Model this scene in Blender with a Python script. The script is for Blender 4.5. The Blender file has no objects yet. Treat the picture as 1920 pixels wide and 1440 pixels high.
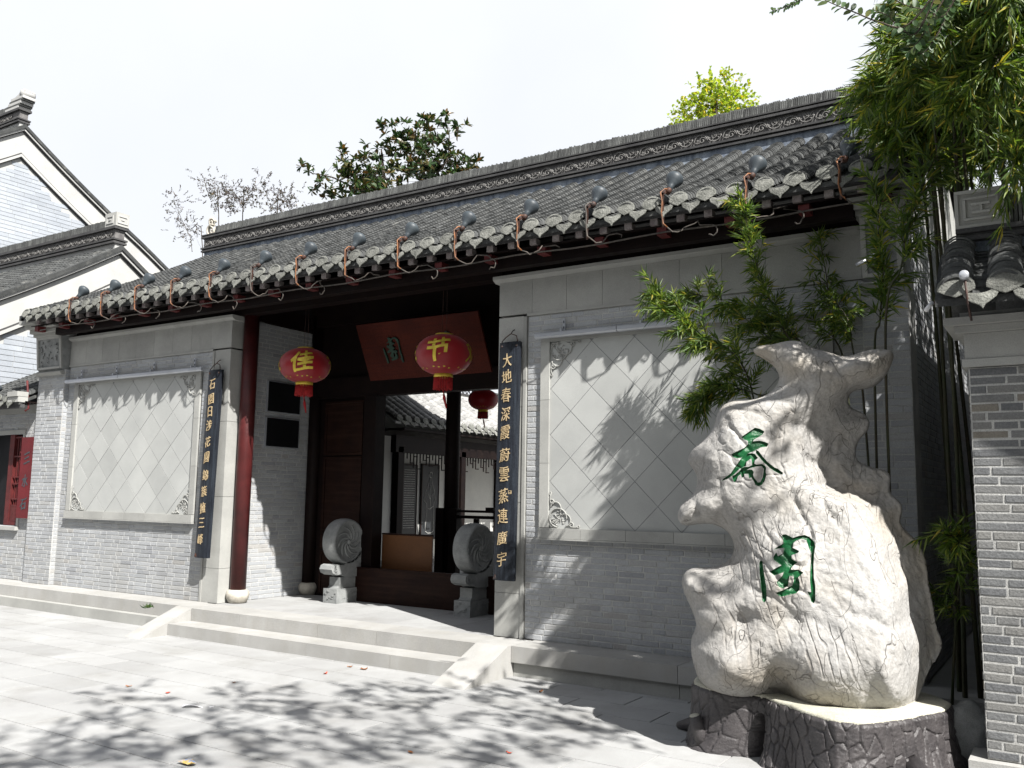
import bpy, bmesh, math, random
import numpy as np
from mathutils import Vector, Matrix, noise, geometry
from mathutils.bvhtree import BVHTree
R = math.radians
random.seed(7)
rnd = random.random
def ru(a, b): return a + (b - a) * random.random()

# ------------------------------------------------------------------ camera, sky, sun, exposure
sc = bpy.context.scene
COL = sc.collection
CAM = np.array([1.782, -7.163, 1.55]); FPX = 1668.54
yw, pt, rl = R(32.479), R(7.23), R(0.886)
FW = np.array([-math.sin(yw) * math.cos(pt), math.cos(yw) * math.cos(pt), math.sin(pt)])
_rt = np.array([math.cos(yw), math.sin(yw), 0.0]); _up = np.cross(_rt, FW)
RT = _rt * math.cos(rl) + _up * math.sin(rl); UP = -_rt * math.sin(rl) + _up * math.cos(rl)
cd = bpy.data.cameras.new('camera'); cam = bpy.data.objects.new('camera', cd); COL.objects.link(cam)
cd.sensor_width = 36; cd.lens = FPX / 1920 * 36; cd.clip_start = .05; cd.clip_end = 3000
cam.matrix_world = Matrix(((RT[0], UP[0], -FW[0], CAM[0]), (RT[1], UP[1], -FW[1], CAM[1]), (RT[2], UP[2], -FW[2], CAM[2]), (0, 0, 0, 1)))
sc.camera = cam
SUN_EL, SUNV = R(46.5), np.array([.891, -.453])
SUNV = SUNV / np.linalg.norm(SUNV)
TOSUN = np.array([SUNV[0] * math.cos(SUN_EL), SUNV[1] * math.cos(SUN_EL), math.sin(SUN_EL)])
w = bpy.data.worlds.new('World'); sc.world = w; w.use_nodes = True
nt = w.node_tree; nt.nodes.clear()
out = nt.nodes.new('ShaderNodeOutputWorld'); bg = nt.nodes.new('ShaderNodeBackground')
sky = nt.nodes.new('ShaderNodeTexSky'); sky.sky_type = 'NISHITA'; sky.sun_disc = False
sky.sun_elevation = SUN_EL; sky.sun_rotation = math.atan2(SUNV[0], SUNV[1]); sky.air_density = 1.0; sky.dust_density = 3.0; sky.ozone_density = 1.0
# thin bright cloud veil over the whole sky, a little uneven
tc = nt.nodes.new('ShaderNodeTexCoord'); nz = nt.nodes.new('ShaderNodeTexNoise'); nz.inputs['Scale'].default_value = 2.2; nz.inputs['Detail'].default_value = 5
rm = nt.nodes.new('ShaderNodeMapRange'); rm.inputs[1].default_value = .3; rm.inputs[2].default_value = .7; rm.inputs[3].default_value = .86; rm.inputs[4].default_value = .99
mx = nt.nodes.new('ShaderNodeMixRGB'); mx.inputs[2].default_value = (9.0, 9.25, 9.7, 1)
nt.links.new(tc.outputs['Generated'], nz.inputs['Vector']); nt.links.new(nz.outputs['Fac'], rm.inputs[0]); sx = nt.nodes.new('ShaderNodeSeparateXYZ'); nt.links.new(tc.outputs['Generated'], sx.inputs[0])
zr0 = nt.nodes.new('ShaderNodeMapRange'); nt.links.new(sx.outputs['Z'], zr0.inputs[0]); zr0.inputs[1].default_value = .56; zr0.inputs[2].default_value = .95; zr0.inputs[3].default_value = 1; zr0.inputs[4].default_value = .1
vm = nt.nodes.new('ShaderNodeMath'); vm.operation = 'MULTIPLY'; nt.links.new(rm.outputs[0], vm.inputs[0]); nt.links.new(zr0.outputs[0], vm.inputs[1]); nt.links.new(vm.outputs[0], mx.inputs[0])
nt.links.new(sky.outputs[0], mx.inputs[1]); nt.links.new(mx.outputs[0], bg.inputs['Color'])
bg.inputs['Strength'].default_value = .05
nt.links.new(bg.outputs[0], out.inputs['Surface'])
sd = bpy.data.lights.new('sun', 'SUN'); sd.energy = 5.0; sd.angle = R(.53); sd.color = (1, .97, .925)
sun = bpy.data.objects.new('sun', sd); COL.objects.link(sun)
sun.rotation_euler = Vector(TOSUN).to_track_quat('Z', 'Y').to_euler()
sc.view_settings.view_transform = 'Standard'; sc.view_settings.look = 'None'; sc.view_settings.exposure = 1.18; sc.view_settings.gamma = 1
sc.cycles.max_bounces = 8; sc.cycles.diffuse_bounces = 3; sc.cycles.transparent_max_bounces = 8

# ------------------------------------------------------------------ helpers
def hit(u, v, ax, c):
    d = FW + RT * (u - 960) / FPX - UP * (v - 720) / FPX
    return CAM + d * ((c - CAM[ax]) / d[ax])
def tag(o, label=None, cat=None, group=None, kind=None):
    if label: o['label'] = label
    if cat: o['category'] = cat
    if group: o['group'] = group
    if kind: o['kind'] = kind
    return o
def empty(name, loc, label=None, cat=None, group=None, kind=None, parent=None, rot=0):
    o = bpy.data.objects.new(name, None); o.location = loc; o.rotation_euler = (0, 0, rot); o.empty_display_size = .2
    COL.objects.link(o)
    if parent: o.parent = parent
    return tag(o, label, cat, group, kind)
def linkobj(name, me, parent=None, loc=(0, 0, 0), rot=0):
    o = bpy.data.objects.new(name, me); COL.objects.link(o); o.location = loc
    if rot: o.rotation_euler = (0, 0, rot)
    if parent: o.parent = parent
    return o
class MB:
    def __init__(s): s.v = []; s.f = []; s.sm = []
    def add(s, vs, fs, smooth=False):
        n = len(s.v); s.v.extend([tuple(p) for p in vs]); s.f.extend([tuple(i + n for i in f) for f in fs]); s.sm.extend([smooth] * len(fs)); return s
    def box(s, a, b, c=0.0):
        x0, y0, z0 = a; x1, y1, z1 = b
        return s.add([(x0, y0, z0), (x1, y0, z0), (x1, y1, z0), (x0, y1, z0), (x0, y0, z1), (x1, y0, z1), (x1, y1, z1), (x0, y1, z1)],
                     [(0, 3, 2, 1), (4, 5, 6, 7), (0, 1, 5, 4), (1, 2, 6, 5), (2, 3, 7, 6), (3, 0, 4, 7)])
    def prism(s, poly, ax, a, b):
        # poly in the two other axes, extruded along axis ax from a to b
        n = len(poly); vs = []
        for t in (a, b):
            for p in poly:
                q = [0, 0, 0]; k = 0
                for i in range(3):
                    if i == ax: q[i] = t
                    else: q[i] = p[k]; k += 1
                vs.append(q)
        return s.add(vs, [tuple(range(n))[::-1], tuple(range(n, 2 * n))] + [(i, (i + 1) % n, (i + 1) % n + n, i + n) for i in range(n)])
    def tube(s, pts, r, n=6, cap=True, smooth=True):
        pts = [Vector(p) for p in pts]; m = len(pts); rr = r if hasattr(r, '__len__') else [r] * m
        vs = []; prev = None
        for i, p in enumerate(pts):
            t = (pts[min(i + 1, m - 1)] - pts[max(i - 1, 0)])
            if t.length < 1e-9: t = Vector((0, 0, 1))
            t.normalize()
            if prev is None:
                a = Vector((0, 0, 1)) if abs(t.z) < .9 else Vector((1, 0, 0)); x = t.cross(a).normalized()
            else:
                x = (prev - t * prev.dot(t)); x = x.normalized() if x.length > 1e-6 else t.orthogonal().normalized()
            prev = x; y = t.cross(x)
            for k in range(n):
                an = 2 * math.pi * k / n; vs.append(p + (x * math.cos(an) + y * math.sin(an)) * rr[i])
        fs = [(i * n + k, i * n + (k + 1) % n, (i + 1) * n + (k + 1) % n, (i + 1) * n + k) for i in range(m - 1) for k in range(n)]
        if cap: fs += [tuple(range(n))[::-1], tuple(range((m - 1) * n, m * n))]
        return s.add(vs, fs, smooth)
    def lathe(s, prof, c, n=20, axis=(0, 0, 1), smooth=True):
        ax = Vector(axis).normalized(); x = ax.orthogonal().normalized(); y = ax.cross(x); c = Vector(c); vs = []
        for r, h in prof:
            for k in range(n):
                an = 2 * math.pi * k / n; vs.append(c + ax * h + (x * math.cos(an) + y * math.sin(an)) * r)
        m = len(prof)
        fs = [(i * n + k, i * n + (k + 1) % n, (i + 1) * n + (k + 1) % n, (i + 1) * n + k) for i in range(m - 1) for k in range(n)]
        fs += [tuple(range(n))[::-1], tuple(range((m - 1) * n, m * n))]
        return s.add(vs, fs, smooth)
    def mesh(s, mat, name='mesh'):
        me = bpy.data.meshes.new(name); me.from_pydata(s.v, [], s.f)
        if mat:
            for q in (mat if isinstance(mat, (list, tuple)) else [mat]): me.materials.append(q)
        me.polygons.foreach_set('use_smooth', s.sm); me.update(); return me
    def obj(s, name, mat, parent=None, loc=(0, 0, 0), rot=0, **k):
        return tag(linkobj(name, s.mesh(mat, name), parent, loc, rot), **k)

# ------------------------------------------------------------------ materials
def M(name, c1, c2=None, ramp=None, ns=3.0, rough=.85, bump=.25, bs=45, dist=.01, spec=.3, metal=0, rvar=0, fine=.25, stain=None, streak=None, coat=0):
    K_ = .8; sc3_ = lambda c: tuple(x * K_ for x in c)
    c1 = sc3_(c1); c2 = sc3_(c2) if c2 else None; ramp = [(p, sc3_(c)) for p, c in ramp] if ramp else None
    if stain: stain = (sc3_(stain[0]),) + tuple(stain[1:])
    if streak: streak = (sc3_(streak[0]),) + tuple(streak[1:])
    m = bpy.data.materials.new(name); m.use_nodes = True; n = m.node_tree; N = n.nodes; L = n.links
    b = N['Principled BSDF']; b.inputs['Roughness'].default_value = rough; b.inputs['Metallic'].default_value = metal
    b.inputs['Specular IOR Level'].default_value = spec
    if coat: b.inputs['Coat Weight'].default_value = coat; b.inputs['Coat Roughness'].default_value = .15
    g = N.new('ShaderNodeNewGeometry'); oi = N.new('ShaderNodeObjectInfo')
    def math_(op, a, b_):
        q = N.new('ShaderNodeMath'); q.operation = op
        for i, t in enumerate((a, b_)):
            if isinstance(t, (int, float)): q.inputs[i].default_value = t
            else: L.new(t, q.inputs[i])
        return q.outputs[0]
    def noise_(sc_, det=4, vec=None):
        q = N.new('ShaderNodeTexNoise'); q.inputs['Scale'].default_value = sc_; q.inputs['Detail'].default_value = det; q.inputs['Roughness'].default_value = .6
        L.new(vec or g.outputs['Position'], q.inputs['Vector']); return q.outputs['Fac']
    def mr(x, a, b_, c, d):
        q = N.new('ShaderNodeMapRange')
        for i, t in enumerate((x, a, b_, c, d)):
            if isinstance(t, (int, float)): q.inputs[i].default_value = t
            else: L.new(t, q.inputs[i])
        return q.outputs[0]
    def mix(f, a, b_, mode='MIX'):
        q = N.new('ShaderNodeMixRGB'); q.blend_type = mode
        for i, t in enumerate((f, a, b_)):
            if isinstance(t, (int, float)): q.inputs[i].default_value = t
            elif isinstance(t, tuple): q.inputs[i].default_value = (*t, 1)
            else: L.new(t, q.inputs[i])
        return q.outputs[0]
    rv = math_('FRACT', math_('ADD', oi.outputs['Random'], g.outputs['Random Per Island']), 0)
    col = mix(mr(noise_(ns), .35, .65, 0, 1), c1, c2 or tuple(x * .8 for x in c1))
    if ramp:
        rp = N.new('ShaderNodeValToRGB'); e = rp.color_ramp; e.interpolation = 'CONSTANT'
        while len(e.elements) < len(ramp): e.elements.new(.5)
        for el, (p, c) in zip(e.elements, ramp): el.position = p; el.color = (*c, 1)
        L.new(rv, rp.inputs[0]); col = mix(.6, col, rp.outputs[0])
    if rvar: col = mix(1.0, col, mr(math_('FRACT', math_('MULTIPLY', rv, 7.31), 0), 0, 1, 1 - rvar, 1 + rvar), 'MULTIPLY')
    if stain: col = mix(mr(noise_(stain[1], 6), stain[2], stain[3], 0, stain[4] if len(stain) > 4 else .8), col, stain[0])
    if streak:
        mp = N.new('ShaderNodeMapping'); mp.inputs['Scale'].default_value = streak[1]; L.new(g.outputs['Position'], mp.inputs[0])
        col = mix(mr(noise_(1.0, 4, mp.outputs[0]), .45, .7, 0, streak[2]), col, streak[0])
    if fine: col = mix(1.0, col, mr(noise_(bs * 1.7, 3), .3, .7, 1 - fine, 1 + fine), 'MULTIPLY')
    L.new(col, b.inputs['Base Color'])
    if bump:
        q = N.new('ShaderNodeBump'); q.inputs['Strength'].default_value = bump; q.inputs['Distance'].default_value = dist
        L.new(noise_(bs, 5), q.inputs['Height']); L.new(q.outputs[0], b.inputs['Normal'])
    return m
BR = [(0, (.4, .415, .43)), (.22, (.36, .375, .395)), (.45, (.44, .455, .47)), (.68, (.33, .345, .36)), (.82, (.4, .4, .39)), (.93, (.26, .27, .29)), (.97, (.36, .34, .31))]
m_brick = M('grey_brick', (.46, .475, .49), (.38, .395, .415), ramp=BR, ns=2.2, bs=70, bump=.5, dist=.006, fine=.16, stain=((.46, .46, .44), 1.3, .5, .75, .5), streak=((.24, .24, .235), (1.3, 1.3, .5), .35))
m_brickd = M('dark_grey_brick', (.2, .205, .205), (.12, .125, .13), ramp=[(0, (.2, .205, .21)), (.3, (.25, .25, .245)), (.55, (.15, .155, .165)), (.75, (.28, .275, .26)), (.95, (.3, .265, .21))], ns=9, bs=60, bump=.6, dist=.008, fine=.22)
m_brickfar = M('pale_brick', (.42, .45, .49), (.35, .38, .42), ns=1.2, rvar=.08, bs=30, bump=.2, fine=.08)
m_mortar = M('mortar', (.56, .56, .54), (.4, .4, .39), ns=6, bs=90, bump=.4)
m_mortard = M('dark_mortar', (.3, .31, .32), (.2, .21, .22), ns=6, bs=90)
m_plaster = M('plaster_band', (.52, .52, .5), (.44, .44, .43), ns=2, bs=40, bump=.15, fine=.06)
m_stone = M('grey_stone', (.43, .432, .41), (.35, .352, .335), ns=2.5, rvar=.07, bs=120, bump=.35, dist=.004, fine=.12, stain=((.2, .2, .19), 3.2, .6, .78, .6))
m_tilewall = M('panel_tile', (.49, .5, .485), (.42, .43, .42), ns=1.6, rvar=.06, bs=120, bump=.2, dist=.003, fine=.07, stain=((.22, .22, .21), 14, .7, .8, .55))
m_step = M('granite_step', (.425, .422, .408), (.355, .352, .338), ns=3, rvar=.05, bs=150, bump=.5, dist=.004, fine=.18, streak=((.36, .35, .32), (6, 6, .8), .5))
m_pave = M('paving_stone', (.41, .415, .413), (.345, .347, .345), ns=1.1, rvar=.06, bs=110, bump=.45, dist=.004, fine=.14, stain=((.25, .245, .23), 2.0, .5, .74, .6))
m_joint = M('joint_sand', (.14, .138, .13), (.09, .088, .083), ns=8, bs=90)
m_tile = M('roof_tile', (.085, .088, .087), (.045, .048, .048), ns=3.5, rvar=.3, bs=50, bump=.5, fine=.25, stain=((.2, .2, .185), 5, .55, .75, .6), rough=.8)
m_eave = M('eave_tile', (.245, .248, .225), (.13, .134, .12), ns=14, rvar=.2, bs=70, bump=.9, dist=.012, fine=.3)
m_ridge = M('ridge_tile', (.13, .135, .13), (.07, .072, .072), ns=5, rvar=.25, bs=60, bump=.4)
m_ridgedark = M('ridge_moulding', (.085, .085, .085), (.05, .05, .052), ns=4, bs=50)
m_frieze = M('carved_frieze', (.2, .195, .19), (.12, .115, .115), ns=10, bs=80, bump=.4)
m_lime = M('weathered_lime', (.36, .41, .47), (.17, .2, .26), ns=5, bs=40, streak=((.08, .1, .14), (14, 14, 1.5), .8))
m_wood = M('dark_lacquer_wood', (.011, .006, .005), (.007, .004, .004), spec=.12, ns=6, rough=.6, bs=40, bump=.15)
m_wood2 = M('brown_threshold_wood', (.022, .009, .006), (.014, .006, .005), spec=.12, ns=6, rough=.6, bs=60, streak=((.04, .02, .013), (1.5, 1.5, 22), .6))
m_red = M('dull_red_paint', (.095, .017, .017), (.06, .012, .012), ns=5, rough=.42, bs=50, bump=.2, fine=.1)
m_redend = M('red_rafter_paint', (.13, .02, .02), (.08, .014, .014), ns=9, rough=.6, bs=60)
m_colstone = M('column_stone', (.6, .57, .5), (.45, .42, .36), ns=18, bs=90, bump=.6, dist=.006, fine=.2)
m_sign = M('blue_black_board', (.02, .024, .031), (.012, .014, .02), ns=5, rough=.45, bs=60, bump=.3, spec=.2, streak=((.05, .062, .08), (40, 40, 2.2), .5))
m_gold = M('gold_paint', (.66, .52, .32), (.45, .33, .18), ns=30, rough=.5, bump=.2, fine=.2, metal=.1)
m_goldleaf = M('gold_foil', (.8, .62, .08), (.6, .42, .05), ns=12, rough=.42, bump=.3, bs=30, metal=.25, fine=.08)
m_board = M('red_brown_board', (.085, .017, .01), (.055, .012, .008), spec=.1, ns=3, rough=.7, bs=50, streak=((.045, .012, .01), (2, 2, 40), .6))
m_green = M('green_paint', (.012, .125, .04), (.008, .075, .025), ns=25, rough=.35, bump=.4, bs=60, fine=.15)
m_dgreen = M('dark_green_paint', (.012, .05, .03), (.008, .03, .02), ns=20, rough=.5)
m_lamp = M('lamp_enamel', (.06, .075, .085), (.045, .055, .065), ns=8, rough=.5, bump=.05, fine=.1, spec=.35)
m_iron = M('dark_iron', (.04, .035, .035), (.09, .035, .02), ns=14, rough=.6)
m_cable = M('orange_cable', (.33, .13, .045), (.12, .07, .05), ns=26, rough=.5, bump=.05)
m_wire = M('grey_cable', (.13, .11, .095), (.06, .055, .05), ns=10, rough=.6, bump=.05)
m_alu = M('white_aluminium', (.6, .63, .68), (.5, .52, .56), ns=3, rough=.3, bump=.03, metal=.4, fine=.03)
m_black = M('black_panel', (.012, .012, .014), (.009, .009, .01), spec=.08, rough=.5, bump=0, fine=0)
m_white = M('white_wall', (.62, .62, .58), (.52, .52, .5), ns=1.5, bs=30, bump=.15, fine=.04)
m_paper = M('white_paper', (.85, .85, .86), (.8, .8, .82), rough=.6, bump=0, fine=0)
m_drum = M('drum_stone', (.33, .34, .335), (.22, .23, .23), ns=7, bs=110, bump=.7, dist=.006, fine=.22)
m_brown = M('brown_screen', (.17, .075, .03), (.13, .055, .022), ns=2, rough=.5, bs=50, bump=.1, fine=.08)
m_stele = M('slate_stele', (.035, .038, .042), (.025, .028, .03), rough=.4, ns=3)
m_bark = M('tree_bark', (.1, .08, .06), (.05, .04, .03), ns=8, bs=40, bump=.8)
m_culm = M('bamboo_culm', (.03, .042, .014), (.05, .04, .022), ns=4, rough=.5, bump=.05)
def leafmat(name, c1, c2, c3, tr=.35, rough=.45):
    m = bpy.data.materials.new(name); m.use_nodes = True; N = m.node_tree.nodes; L = m.node_tree.links; b = N['Principled BSDF']
    g = N.new('ShaderNodeNewGeometry'); rp = N.new('ShaderNodeValToRGB'); e = rp.color_ramp; e.elements.new(.5); e.elements.new(.93)
    for el, (p, c) in zip(e.elements, ((0, c1), (.6, c2), (.94, c3), (.97, (c3[0] * 1.6, c3[1] * 1.1, c3[2] * .8)))): el.position = p; el.color = (*c, 1)
    L.new(g.outputs['Random Per Island'], rp.inputs[0]); L.new(rp.outputs[0], b.inputs['Base Color']); b.inputs['Roughness'].default_value = rough
    b.inputs['Specular IOR Level'].default_value = .4
    t = N.new('ShaderNodeBsdfTranslucent'); tm = N.new('ShaderNodeMixRGB'); tm.blend_type = 'MULTIPLY'; tm.inputs[0].default_value = 1; tm.inputs[2].default_value = (2.2, 2.2, .9, 1)
    L.new(rp.outputs[0], tm.inputs[1]); L.new(tm.outputs[0], t.inputs[0])
    ms = N.new('ShaderNodeMixShader'); ms.inputs[0].default_value = tr; L.new(b.outputs[0], ms.inputs[1]); L.new(t.outputs[0], ms.inputs[2]); L.new(ms.outputs[0], N['Material Output'].inputs[0])
    return m
m_bamboo = leafmat('bamboo_leaves', (.032, .068, .015), (.075, .125, .024), (.18, .22, .045), .35)
m_magnolia = leafmat('magnolia_leaves', (.02, .045, .015), (.035, .065, .02), (.1, .07, .03), .15, .3)
m_ginkgo = leafmat('yellow_green_leaves', (.17, .25, .03), (.24, .31, .04), (.33, .34, .045), .4)
m_leaf = leafmat('broad_green_leaves', (.03, .07, .02), (.045, .09, .025), (.07, .1, .03), .3)
m_twigleaf = leafmat('sparse_leaves', (.05, .04, .05), (.07, .055, .06), (.08, .08, .05), .2)
m_dry = M('dry_leaf', (.4, .16, .05), (.25, .1, .04), ns=40, bump=.1)
m_redleaf = M('red_leaf', (.75, .1, .03), (.6, .05, .02), ns=40, bump=.1)

# red lantern cloth
def lanternmat():
    m = bpy.data.materials.new('red_lantern_cloth'); m.use_nodes = True; N = m.node_tree.nodes; L = m.node_tree.links; b = N['Principled BSDF']
    g = N.new('ShaderNodeNewGeometry'); n = N.new('ShaderNodeTexNoise'); n.inputs['Scale'].default_value = 7; L.new(g.outputs['Position'], n.inputs['Vector'])
    mx = N.new('ShaderNodeMixRGB'); mx.inputs[1].default_value = (.36, .008, .014, 1); mx.inputs[2].default_value = (.24, .006, .012, 1); L.new(n.outputs[0], mx.inputs[0])
    L.new(mx.outputs[0], b.inputs['Base Color']); b.inputs['Roughness'].default_value = .42; b.inputs['Sheen Weight'].default_value = .5; b.inputs['Sheen Tint'].default_value = (.9, .6, .65, 1)
    t = N.new('ShaderNodeBsdfTranslucent'); t.inputs[0].default_value = (.6, .025, .015, 1)
    ms = N.new('ShaderNodeMixShader'); ms.inputs[0].default_value = .35; L.new(b.outputs[0], ms.inputs[1]); L.new(t.outputs[0], ms.inputs[2]); L.new(ms.outputs[0], N['Material Output'].inputs[0])
    return m
m_lantern = lanternmat()
m_tassel = M('red_tassel', (.45, .02, .02), (.3, .012, .015), ns=30, rough=.7, bump=.6, bs=120)

# carved rock
def rockmat():
    m = bpy.data.materials.new('sculpted_rock'); m.use_nodes = True; N = m.node_tree.nodes; L = m.node_tree.links; b = N['Principled BSDF']
    b.inputs['Roughness'].default_value = .8; b.inputs['Specular IOR Level'].default_value = .25
    g = N.new('ShaderNodeNewGeometry')
    def nz(s, d=5, vec=None, dist=0):
        q = N.new('ShaderNodeTexNoise'); q.inputs['Scale'].default_value = s; q.inputs['Detail'].default_value = d; q.inputs['Distortion'].default_value = dist
        L.new(vec or g.outputs['Position'], q.inputs['Vector']); return q.outputs['Fac']
    def mr(x, a, b_, c, d):
        q = N.new('ShaderNodeMapRange'); L.new(x, q.inputs[0])
        for i, t in enumerate((a, b_, c, d)): q.inputs[i + 1].default_value = t
        return q.outputs[0]
    def mix(f, a, b_, mode='MIX'):
        q = N.new('ShaderNodeMixRGB'); q.blend_type = mode
        for i, t in enumerate((f, a, b_)):
            if isinstance(t, (int, float)): q.inputs[i].default_value = t
            elif isinstance(t, tuple): q.inputs[i].default_value = (*t, 1)
            else: L.new(t, q.inputs[i])
        return q.outputs[0]
    col = mix(mr(nz(3.2), .35, .65, 0, 1), (.335, .325, .308), (.265, .257, .245))
    col = mix(mr(nz(1.7, 4), .52, .72, 0, .6), col, (.27, .215, .135)); col = mix(mr(nz(4.5, 8), .56, .7, 0, .55), col, (.19, .175, .155)); col = mix(mr(nz(.8, 5), .5, .62, 0, .4), col, (.4, .4, .395))
    # crack lines: distorted voronoi edges + strata lines
    mp = N.new('ShaderNodeMapping'); mp.inputs['Scale'].default_value = (1, 1, .45); L.new(g.outputs['Position'], mp.inputs[0])
    dn = N.new('ShaderNodeTexNoise'); dn.inputs['Scale'].default_value = 2.5; dn.inputs['Detail'].default_value = 3; L.new(mp.outputs[0], dn.inputs['Vector'])
    ad = N.new('ShaderNodeVectorMath'); ad.operation = 'MULTIPLY_ADD'; L.new(dn.outputs['Color'], ad.inputs[0]); ad.inputs[1].default_value = (.6, .6, .6); L.new(mp.outputs[0], ad.inputs[2])
    vo = N.new('ShaderNodeTexVoronoi'); vo.feature = 'DISTANCE_TO_EDGE'; vo.inputs['Scale'].default_value = 4.2; L.new(ad.outputs[0], vo.inputs['Vector'])
    vo2 = N.new('ShaderNodeTexVoronoi'); vo2.feature = 'DISTANCE_TO_EDGE'; vo2.inputs['Scale'].default_value = 13; L.new(ad.outputs[0], vo2.inputs['Vector'])
    gate = mr(nz(2.1, 2), .5, .62, 0, 1)
    c1 = mr(vo.outputs['Distance'], 0, .009, .7, 0); c2 = mr(vo2.outputs['Distance'], 0, .026, .7, 0)
    mm = N.new('ShaderNodeMath'); mm.operation = 'MULTIPLY'; L.new(c2, mm.inputs[0]); L.new(gate, mm.inputs[1])
    mxm = N.new('ShaderNodeMath'); mxm.operation = 'MAXIMUM'; L.new(c1, mxm.inputs[0]); L.new(mm.outputs[0], mxm.inputs[1])
    wv = N.new('ShaderNodeTexWave'); wv.bands_direction = 'X'; wv.inputs['Scale'].default_value = 5.5; wv.inputs['Distortion'].default_value = 9; wv.inputs['Detail'].default_value = 2; wv.inputs['Detail Scale'].default_value = .7
    mp2 = N.new('ShaderNodeMapping'); mp2.inputs['Scale'].default_value = (1, 1, .6); mp2.inputs['Rotation'].default_value = (0, .5, 0); L.new(g.outputs['Position'], mp2.inputs[0]); L.new(mp2.outputs[0], wv.inputs['Vector'])
    st = mr(wv.outputs['Fac'], 0, .22, 1, 0)
    g2 = mr(nz(1.3, 2), .55, .62, 0, .6)
    m2 = N.new('ShaderNodeMath'); m2.operation = 'MULTIPLY'; L.new(st, m2.inputs[0]); L.new(g2, m2.inputs[1])
    m3 = N.new('ShaderNodeMath'); m3.operation = 'MAXIMUM'; L.new(mxm.outputs[0], m3.inputs[0]); L.new(m2.outputs[0], m3.inputs[1])
    brk = N.new('ShaderNodeMath'); brk.operation = 'MULTIPLY'; L.new(m3.outputs[0], brk.inputs[0]); L.new(mr(nz(7, 3), .4, .55, .1, 1), brk.inputs[1])
    col = mix(mr(brk.outputs[0], 0, 1, 0, .4), col, (.16, .13, .1))
    col = mix(1.0, col, mr(nz(60, 3), .3, .7, .86, 1.12), 'MULTIPLY')
    L.new(col, b.inputs['Base Color'])
    inv = N.new('ShaderNodeMath'); inv.operation = 'MULTIPLY_ADD'; L.new(brk.outputs[0], inv.inputs[0]); inv.inputs[1].default_value = -1.0; L.new(mr(nz(26, 6), 0, 1, 0, .9), inv.inputs[2])
    bp = N.new('ShaderNodeBump'); bp.inputs['Strength'].default_value = .85; bp.inputs['Distance'].default_value = .016; L.new(inv.outputs[0], bp.inputs['Height']); L.new(bp.outputs[0], b.inputs['Normal'])
    return m
m_rock = rockmat()
m_stump = M('stump_concrete', (.075, .068, .069), (.042, .038, .04), ns=6, rough=.5, bs=90, bump=.6, dist=.006, fine=.3, spec=.5)
m_suntile = M('sunlit_grey_tile', (.36, .36, .35), (.26, .26, .255), ns=5, rvar=.2, bs=50, bump=.4)  # gallery roof tile: strong sunshine put into a paler colour
m_rafterend = M('weathered_rafter_end', (.3, .27, .26), (.18, .15, .15), ns=12, bs=60)
m_scroll = M('scroll_relief', (.25, .245, .235), (.17, .165, .16), ns=10, bs=80)
m_rim = M('pale_mortar_cap', (.56, .55, .46), (.48, .465, .38), ns=7, bs=60, bump=.5)

# ------------------------------------------------------------------ constants of the place
P = .259; XA, XB, XC, XD = -10.18, -6.81, -2.93, .44; XGL, XGR = -10.63, .89
YE, YR = -.48, 2.59; CX = (XB + XC) / 2

# ------------------------------------------------------------------ ground
pave = MB()
pave.add([(-60, -60, -.03), (60, -60, -.03), (60, 90, -.03), (-60, 90, -.03)], [(0, 1, 2, 3)])
ground = pave.obj('pavement', m_joint, kind='structure')
slabcache = {}
def slabmesh(w_, d_, h=.03):
    k = (round(w_, 4), round(d_, 4))
    if k not in slabcache:
        m = MB(); b = .0022; w2, d2 = k
        m.add([(0, 0, -h), (w2, 0, -h), (w2, d2, -h), (0, d2, -h), (0, 0, -.006), (w2, 0, -.006), (w2, d2, -.006), (0, d2, -.006), (b, b, 0), (w2 - b, b, 0), (w2 - b, d2 - b, 0), (b, d2 - b, 0)],
              [(0, 1, 5, 4), (1, 2, 6, 5), (2, 3, 7, 6), (3, 0, 4, 7), (4, 5, 9, 8), (5, 6, 10, 9), (6, 7, 11, 10), (7, 4, 8, 11), (8, 9, 10, 11)])
        slabcache[k] = m.mesh(m_pave, 'paving_slab')
    return slabcache[k]
SW, SD = .748, .362
cand = []
for j in range(-14, 5):
    y = -1.88 - SD * 0 + j * SD
    for i in range(-22, 5):
        x = i * SW + (SW / 2 if j % 2 else 0) - .1
        if y + SD > -.36 and x + SW > -19: 
            if y > -.36: continue
        cand.append((x, y))
def seen(p, m=60):
    d = np.array(p) - CAM; z = d @ FW
    if z < .3: return False
    u = 960 + FPX * (d @ RT) / z; v = 720 - FPX * (d @ UP) / z
    return -m < u < 1920 + m and -m < v < 1440 + m
vis = [c for c in cand if seen((c[0] + SW / 2, c[1] + SD / 2, 0), 110)]
vis.sort(key=lambda c: (c[0] - CAM[0]) ** 2 + (c[1] - CAM[1]) ** 2)
st = MB()
for k, (x, y) in enumerate(vis):
    if k < 300: linkobj('paving_slab', slabmesh(SW - .0075, SD - .0075), ground, (x, y, ru(-.0008, .0008)))
vs_ = set(vis[:300])
for (x, y) in cand:
    if (x, y) not in vs_: st.box((x, y, -.03), (x + SW - .005, y + SD - .005, -.0005))
for i in range(-40, 60):
    for j in range(-20, 3):
        x = i * .8; y = j * .8 - 7.4
        if y < -7.0 and (-20 < x < 20): st.box((x, y, -.03), (x + .795, y + .795, -.001))
st.obj('paving_slab', m_pave, ground, kind='stuff')

# platform with granite coping, plinth, steps and cheeks
plat = empty('stone_platform', (-4.87, -.2, 0), kind='structure')
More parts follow.
